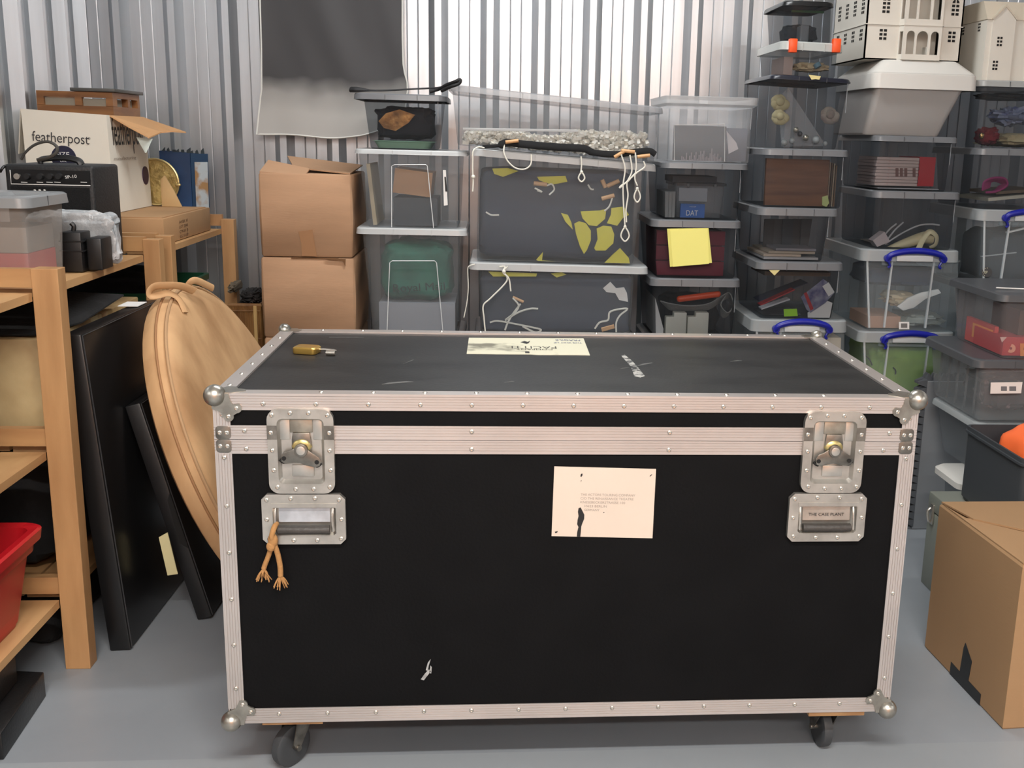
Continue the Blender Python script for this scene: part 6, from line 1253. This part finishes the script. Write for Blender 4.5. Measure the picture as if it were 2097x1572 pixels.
# hanging banner
Yn = 2.355
top = CEILZ-.25
def bn(x, y, Y=Yn): return PY(x, y, Y)
zb_ = bn(600, 277).z
L_ = [(533, 0), (536, 100), (536, 180), (530, 230), (526, 277)]; R_2 = [(824, 0), (824, 70), (826, 140), (836, 175), (828, 240), (800, 277)]
nu, nv = 40, 44; rows = []
zt_ = top; xL0, xR0 = bn(533, 0).x, bn(824, 0).x
zL = [bn(x, y).z for x, y in L_]; xL = [bn(x, y).x for x, y in L_]; zR_ = [bn(x, y).z for x, y in R_2]; xR = [bn(x, y).x for x, y in R_2]
def interp(z, zs, xs):
    if z >= zs[0]: return xs[0]
    for i in range(len(zs)-1):
        if zs[i] >= z >= zs[i+1]: t = (zs[i]-z)/(zs[i]-zs[i+1]); return xs[i]+(xs[i+1]-xs[i])*t
    return xs[-1]
for j in range(nv+1):
    row = []
    for i in range(nu+1):
        u = i/nu; zbot = zb_+.012*math.sin(u*9)*u + (.045*max(0, (u-.78)/.22)**1.5)
        z = zt_+(zbot-zt_)*j/nv
        a, b = interp(z, zL, xL), interp(z, zR_, xR); x = a+(b-a)*u
        f = noise.noise(V((u*2.4+z*1.1, z*1.6, 3)))*.016+noise.noise(V((u*5+z*3, z*3, 8)))*.007
        row.append(V((x, Yn-.004-f-.02*max(0, 1-(z-zb_)/.1)*.4, z)))
    rows.append(row)
FB = bpy.data.materials.new('banner_print'); FB.use_nodes = True; nt = FB.node_tree; b = nt.nodes['Principled BSDF']; b.inputs['Roughness'].default_value = .6
tc = nt.nodes.new('ShaderNodeTexCoord'); sx_ = nt.nodes.new('ShaderNodeSeparateXYZ'); nn_ = nt.nodes.new('ShaderNodeTexNoise'); nn_.inputs['Scale'].default_value = 5
ad = nt.nodes.new('ShaderNodeMath'); ad.operation = 'MULTIPLY_ADD'; ad.inputs[1].default_value = .16; rp = nt.nodes.new('ShaderNodeValToRGB')
nt.links.new(tc.outputs['Object'], sx_.inputs[0]); nt.links.new(tc.outputs['Object'], nn_.inputs['Vector']); nt.links.new(nn_.outputs['Fac'], ad.inputs[0]); nt.links.new(sx_.outputs['Z'], ad.inputs[2]); nt.links.new(ad.outputs[0], rp.inputs[0]); nt.links.new(rp.outputs[0], b.inputs['Base Color'])
cr_ = rp.color_ramp; cr_.elements[0].position = .15; cr_.elements[0].color = (*lin((168, 166, 162)), 1); cr_.elements[1].position = .30; cr_.elements[1].color = (*lin((58, 58, 60)), 1); e_ = cr_.elements.new(.225); e_.color = (*lin((146, 145, 142)), 1)
q = thing('hanging_banner', 'dark grey cloth banner hanging on the metal wall, fading to pale grey', 'banner', ((xL0+xR0)/2, Yn, zb_))
mb = MB(); mb.loft(rows, 0, 0, False); q2 = MB(); q2.loft([[p+V((0, .0025, 0)) for p in r] for r in rows], 0, 0, False); mb.add(q2.v, q2.f)
sub(mb, 'banner_cloth', FB, q)
sub(MB().tube([r[0] for r in rows]+rows[-1][1:]+[r[-1] for r in rows[::-1]][1:], .0032, n=6, smooth=0), 'white_hem', mat('hem_white', (214, 214, 208), .8), q)
sub(MB().cyl((xL0-.03, Yn, top+.006), (xR0+.03, Yn, top+.006), .010, n=12), 'hanging_pole', RIVET, q)
for xx in (xL0+.02, xR0-.02): sub(MB().cyl((xx, Yn, top), (xx, Yn, CEILZ), .003, n=6), 'hanging_wire', RIVET, q)
# padlock on the lid
zt_ = CZ1-.0038
q = thing('padlock', 'small brass padlock lying on the case lid', 'padlock', (.13, .405, zt_))
R = Matrix.Translation((.105, .408, zt_)) @ Matrix.Rotation(math.radians(-14), 4, 'Z')
sub(MB().loft([rr(0, 0, .026, .020, .008, .001), rr(0, 0, .027, .021, .008, .004), rr(0, 0, .027, .021, .008, .013), rr(0, 0, .024, .018, .008, .016)]).xf(R), 'lock_body', mat('brass_lock', (206, 168, 88), .3, .8), q)
sub(MB().tube([V((.024, .010, .008)), V((.045, .011, .008)), V((.062, .007, .008)), V((.066, 0, .008)), V((.062, -.008, .008)), V((.050, -.010, .008))], .0028, n=10).xf(R), 'shackle', RIVET, q)
sub(MB().cyl((.050, -.012, .006), (.070, -.010, .006), .0055, n=12).xf(R), 'end_fitting', RIVET, q)
# rope tied to the left handle
y_ = -.016
q = thing('tied_rope', 'short frayed hemp rope knotted round the left handle', 'rope', (.10, y_, .44))
sub(MB().tube([(.109, -.004, .560), (.107, -.019, .556), (.103, -.022, .540), (.106, y_, .528)], .0052, n=10), 'rope_loop', ROPE, q)
sub(MB().ball((.104, y_-.002, .532), .0095, (1, .8, 1.5), 12, 9).ball((.100, y_-.004, .520), .0085, (1, .8, 1.2), 12, 9), 'knot', ROPE, q)
sub(MB().tube([(.101, y_, .521), (.094, y_+.004, .500), (.086, y_+.006, .480), (.083, y_+.006, .471)], .0048, n=10), 'rope_end', ROPE, q)
sub(MB().tube([(.106, y_, .523), (.111, y_+.004, .500), (.114, y_+.006, .475), (.114, y_+.006, .456)], .0052, n=10), 'rope_end', ROPE, q)
rnd = random.Random(6)
for cx_, cz_ in ((.083, .472), (.114, .457)):
    mb = MB()
    for k in range(16):
        a = rnd.uniform(-.75, .75); L2 = rnd.uniform(.018, .026); mb.tube([(cx_, y_+.006, cz_), (cx_+math.sin(a)*L2*.55, y_+rnd.uniform(-.002, .010), cz_-L2*.45), (cx_+math.sin(a)*L2, y_+rnd.uniform(-.004, .012), cz_-L2*(.8+.3*math.cos(a)))], lambda t: .0018*(1-.5*t), n=5, smooth=3)
    sub(mb, 'frayed_tuft', ROPE, q)
# ------------------------------------------------------------------ everything inside a box stays clear of its walls
def kids(o):
    out = []
    for c in o.children: out += [c]+kids(c)
    return out
bpy.context.view_layer.update()
tops = [o for o in COL.objects if o.parent is None and o.type in ('MESH', 'EMPTY') and 'category' in o and o.get('category') not in ('storage box', 'small box') or o.name == 'small_box' or o.name == 'pink_tin']
for T in TOTES:
    (tx0, tx1, bx0, bx1), (ty0, ty1, by0, by1), (z0, z1) = T['x'], T['y'], T['z']; cxt, ti, bi = T['zf']
    for o in tops:
        if o.name.startswith(('white_tote', 'looped_string', 'round_bag', 'flight_case')): continue
        ms = [m_ for m_ in [o]+kids(o) if m_.type == 'MESH']; ws = [v.co+WPOS[m_.name] for m_ in ms for v in m_.data.vertices] if ms else []
        if not ws: continue
        lo = V([min(p[i] for p in ws) for i in range(3)]); hi = V([max(p[i] for p in ws) for i in range(3)]); c = (lo+hi)/2
        if not (bx0-.02 < c.x < bx1+.03 and T['Y']+.022 < c.y < ty1 and z0-.01 < c.z < z1+.005 and hi.y > T['Y']+.028) or hi.x-lo.x > (tx1-tx0)*1.35: continue
        for m_ in ms:
            org = WPOS[m_.name]
            for v in m_.data.vertices:
                p = v.co+org; dzb = bi*(p.x-cxt); dzt = ti*(p.x-cxt); g = .003
                p.z = min(max(p.z, z0+dzb+g), z1+dzt-.004); u = min(max((p.z-z0)/(z1-z0), 0), 1)
                xa, xb = bx0+(tx0-bx0)*u, bx1+(tx1-bx1)*u; ya, yb = by0+(ty0-by0)*u, by1+(ty1-by1)*u; e_ = .0045 if u > .06 else .007
                p.x = min(max(p.x, xa+e_), xb-e_); p.y = min(max(p.y, ya+e_), yb-e_); v.co = p-org
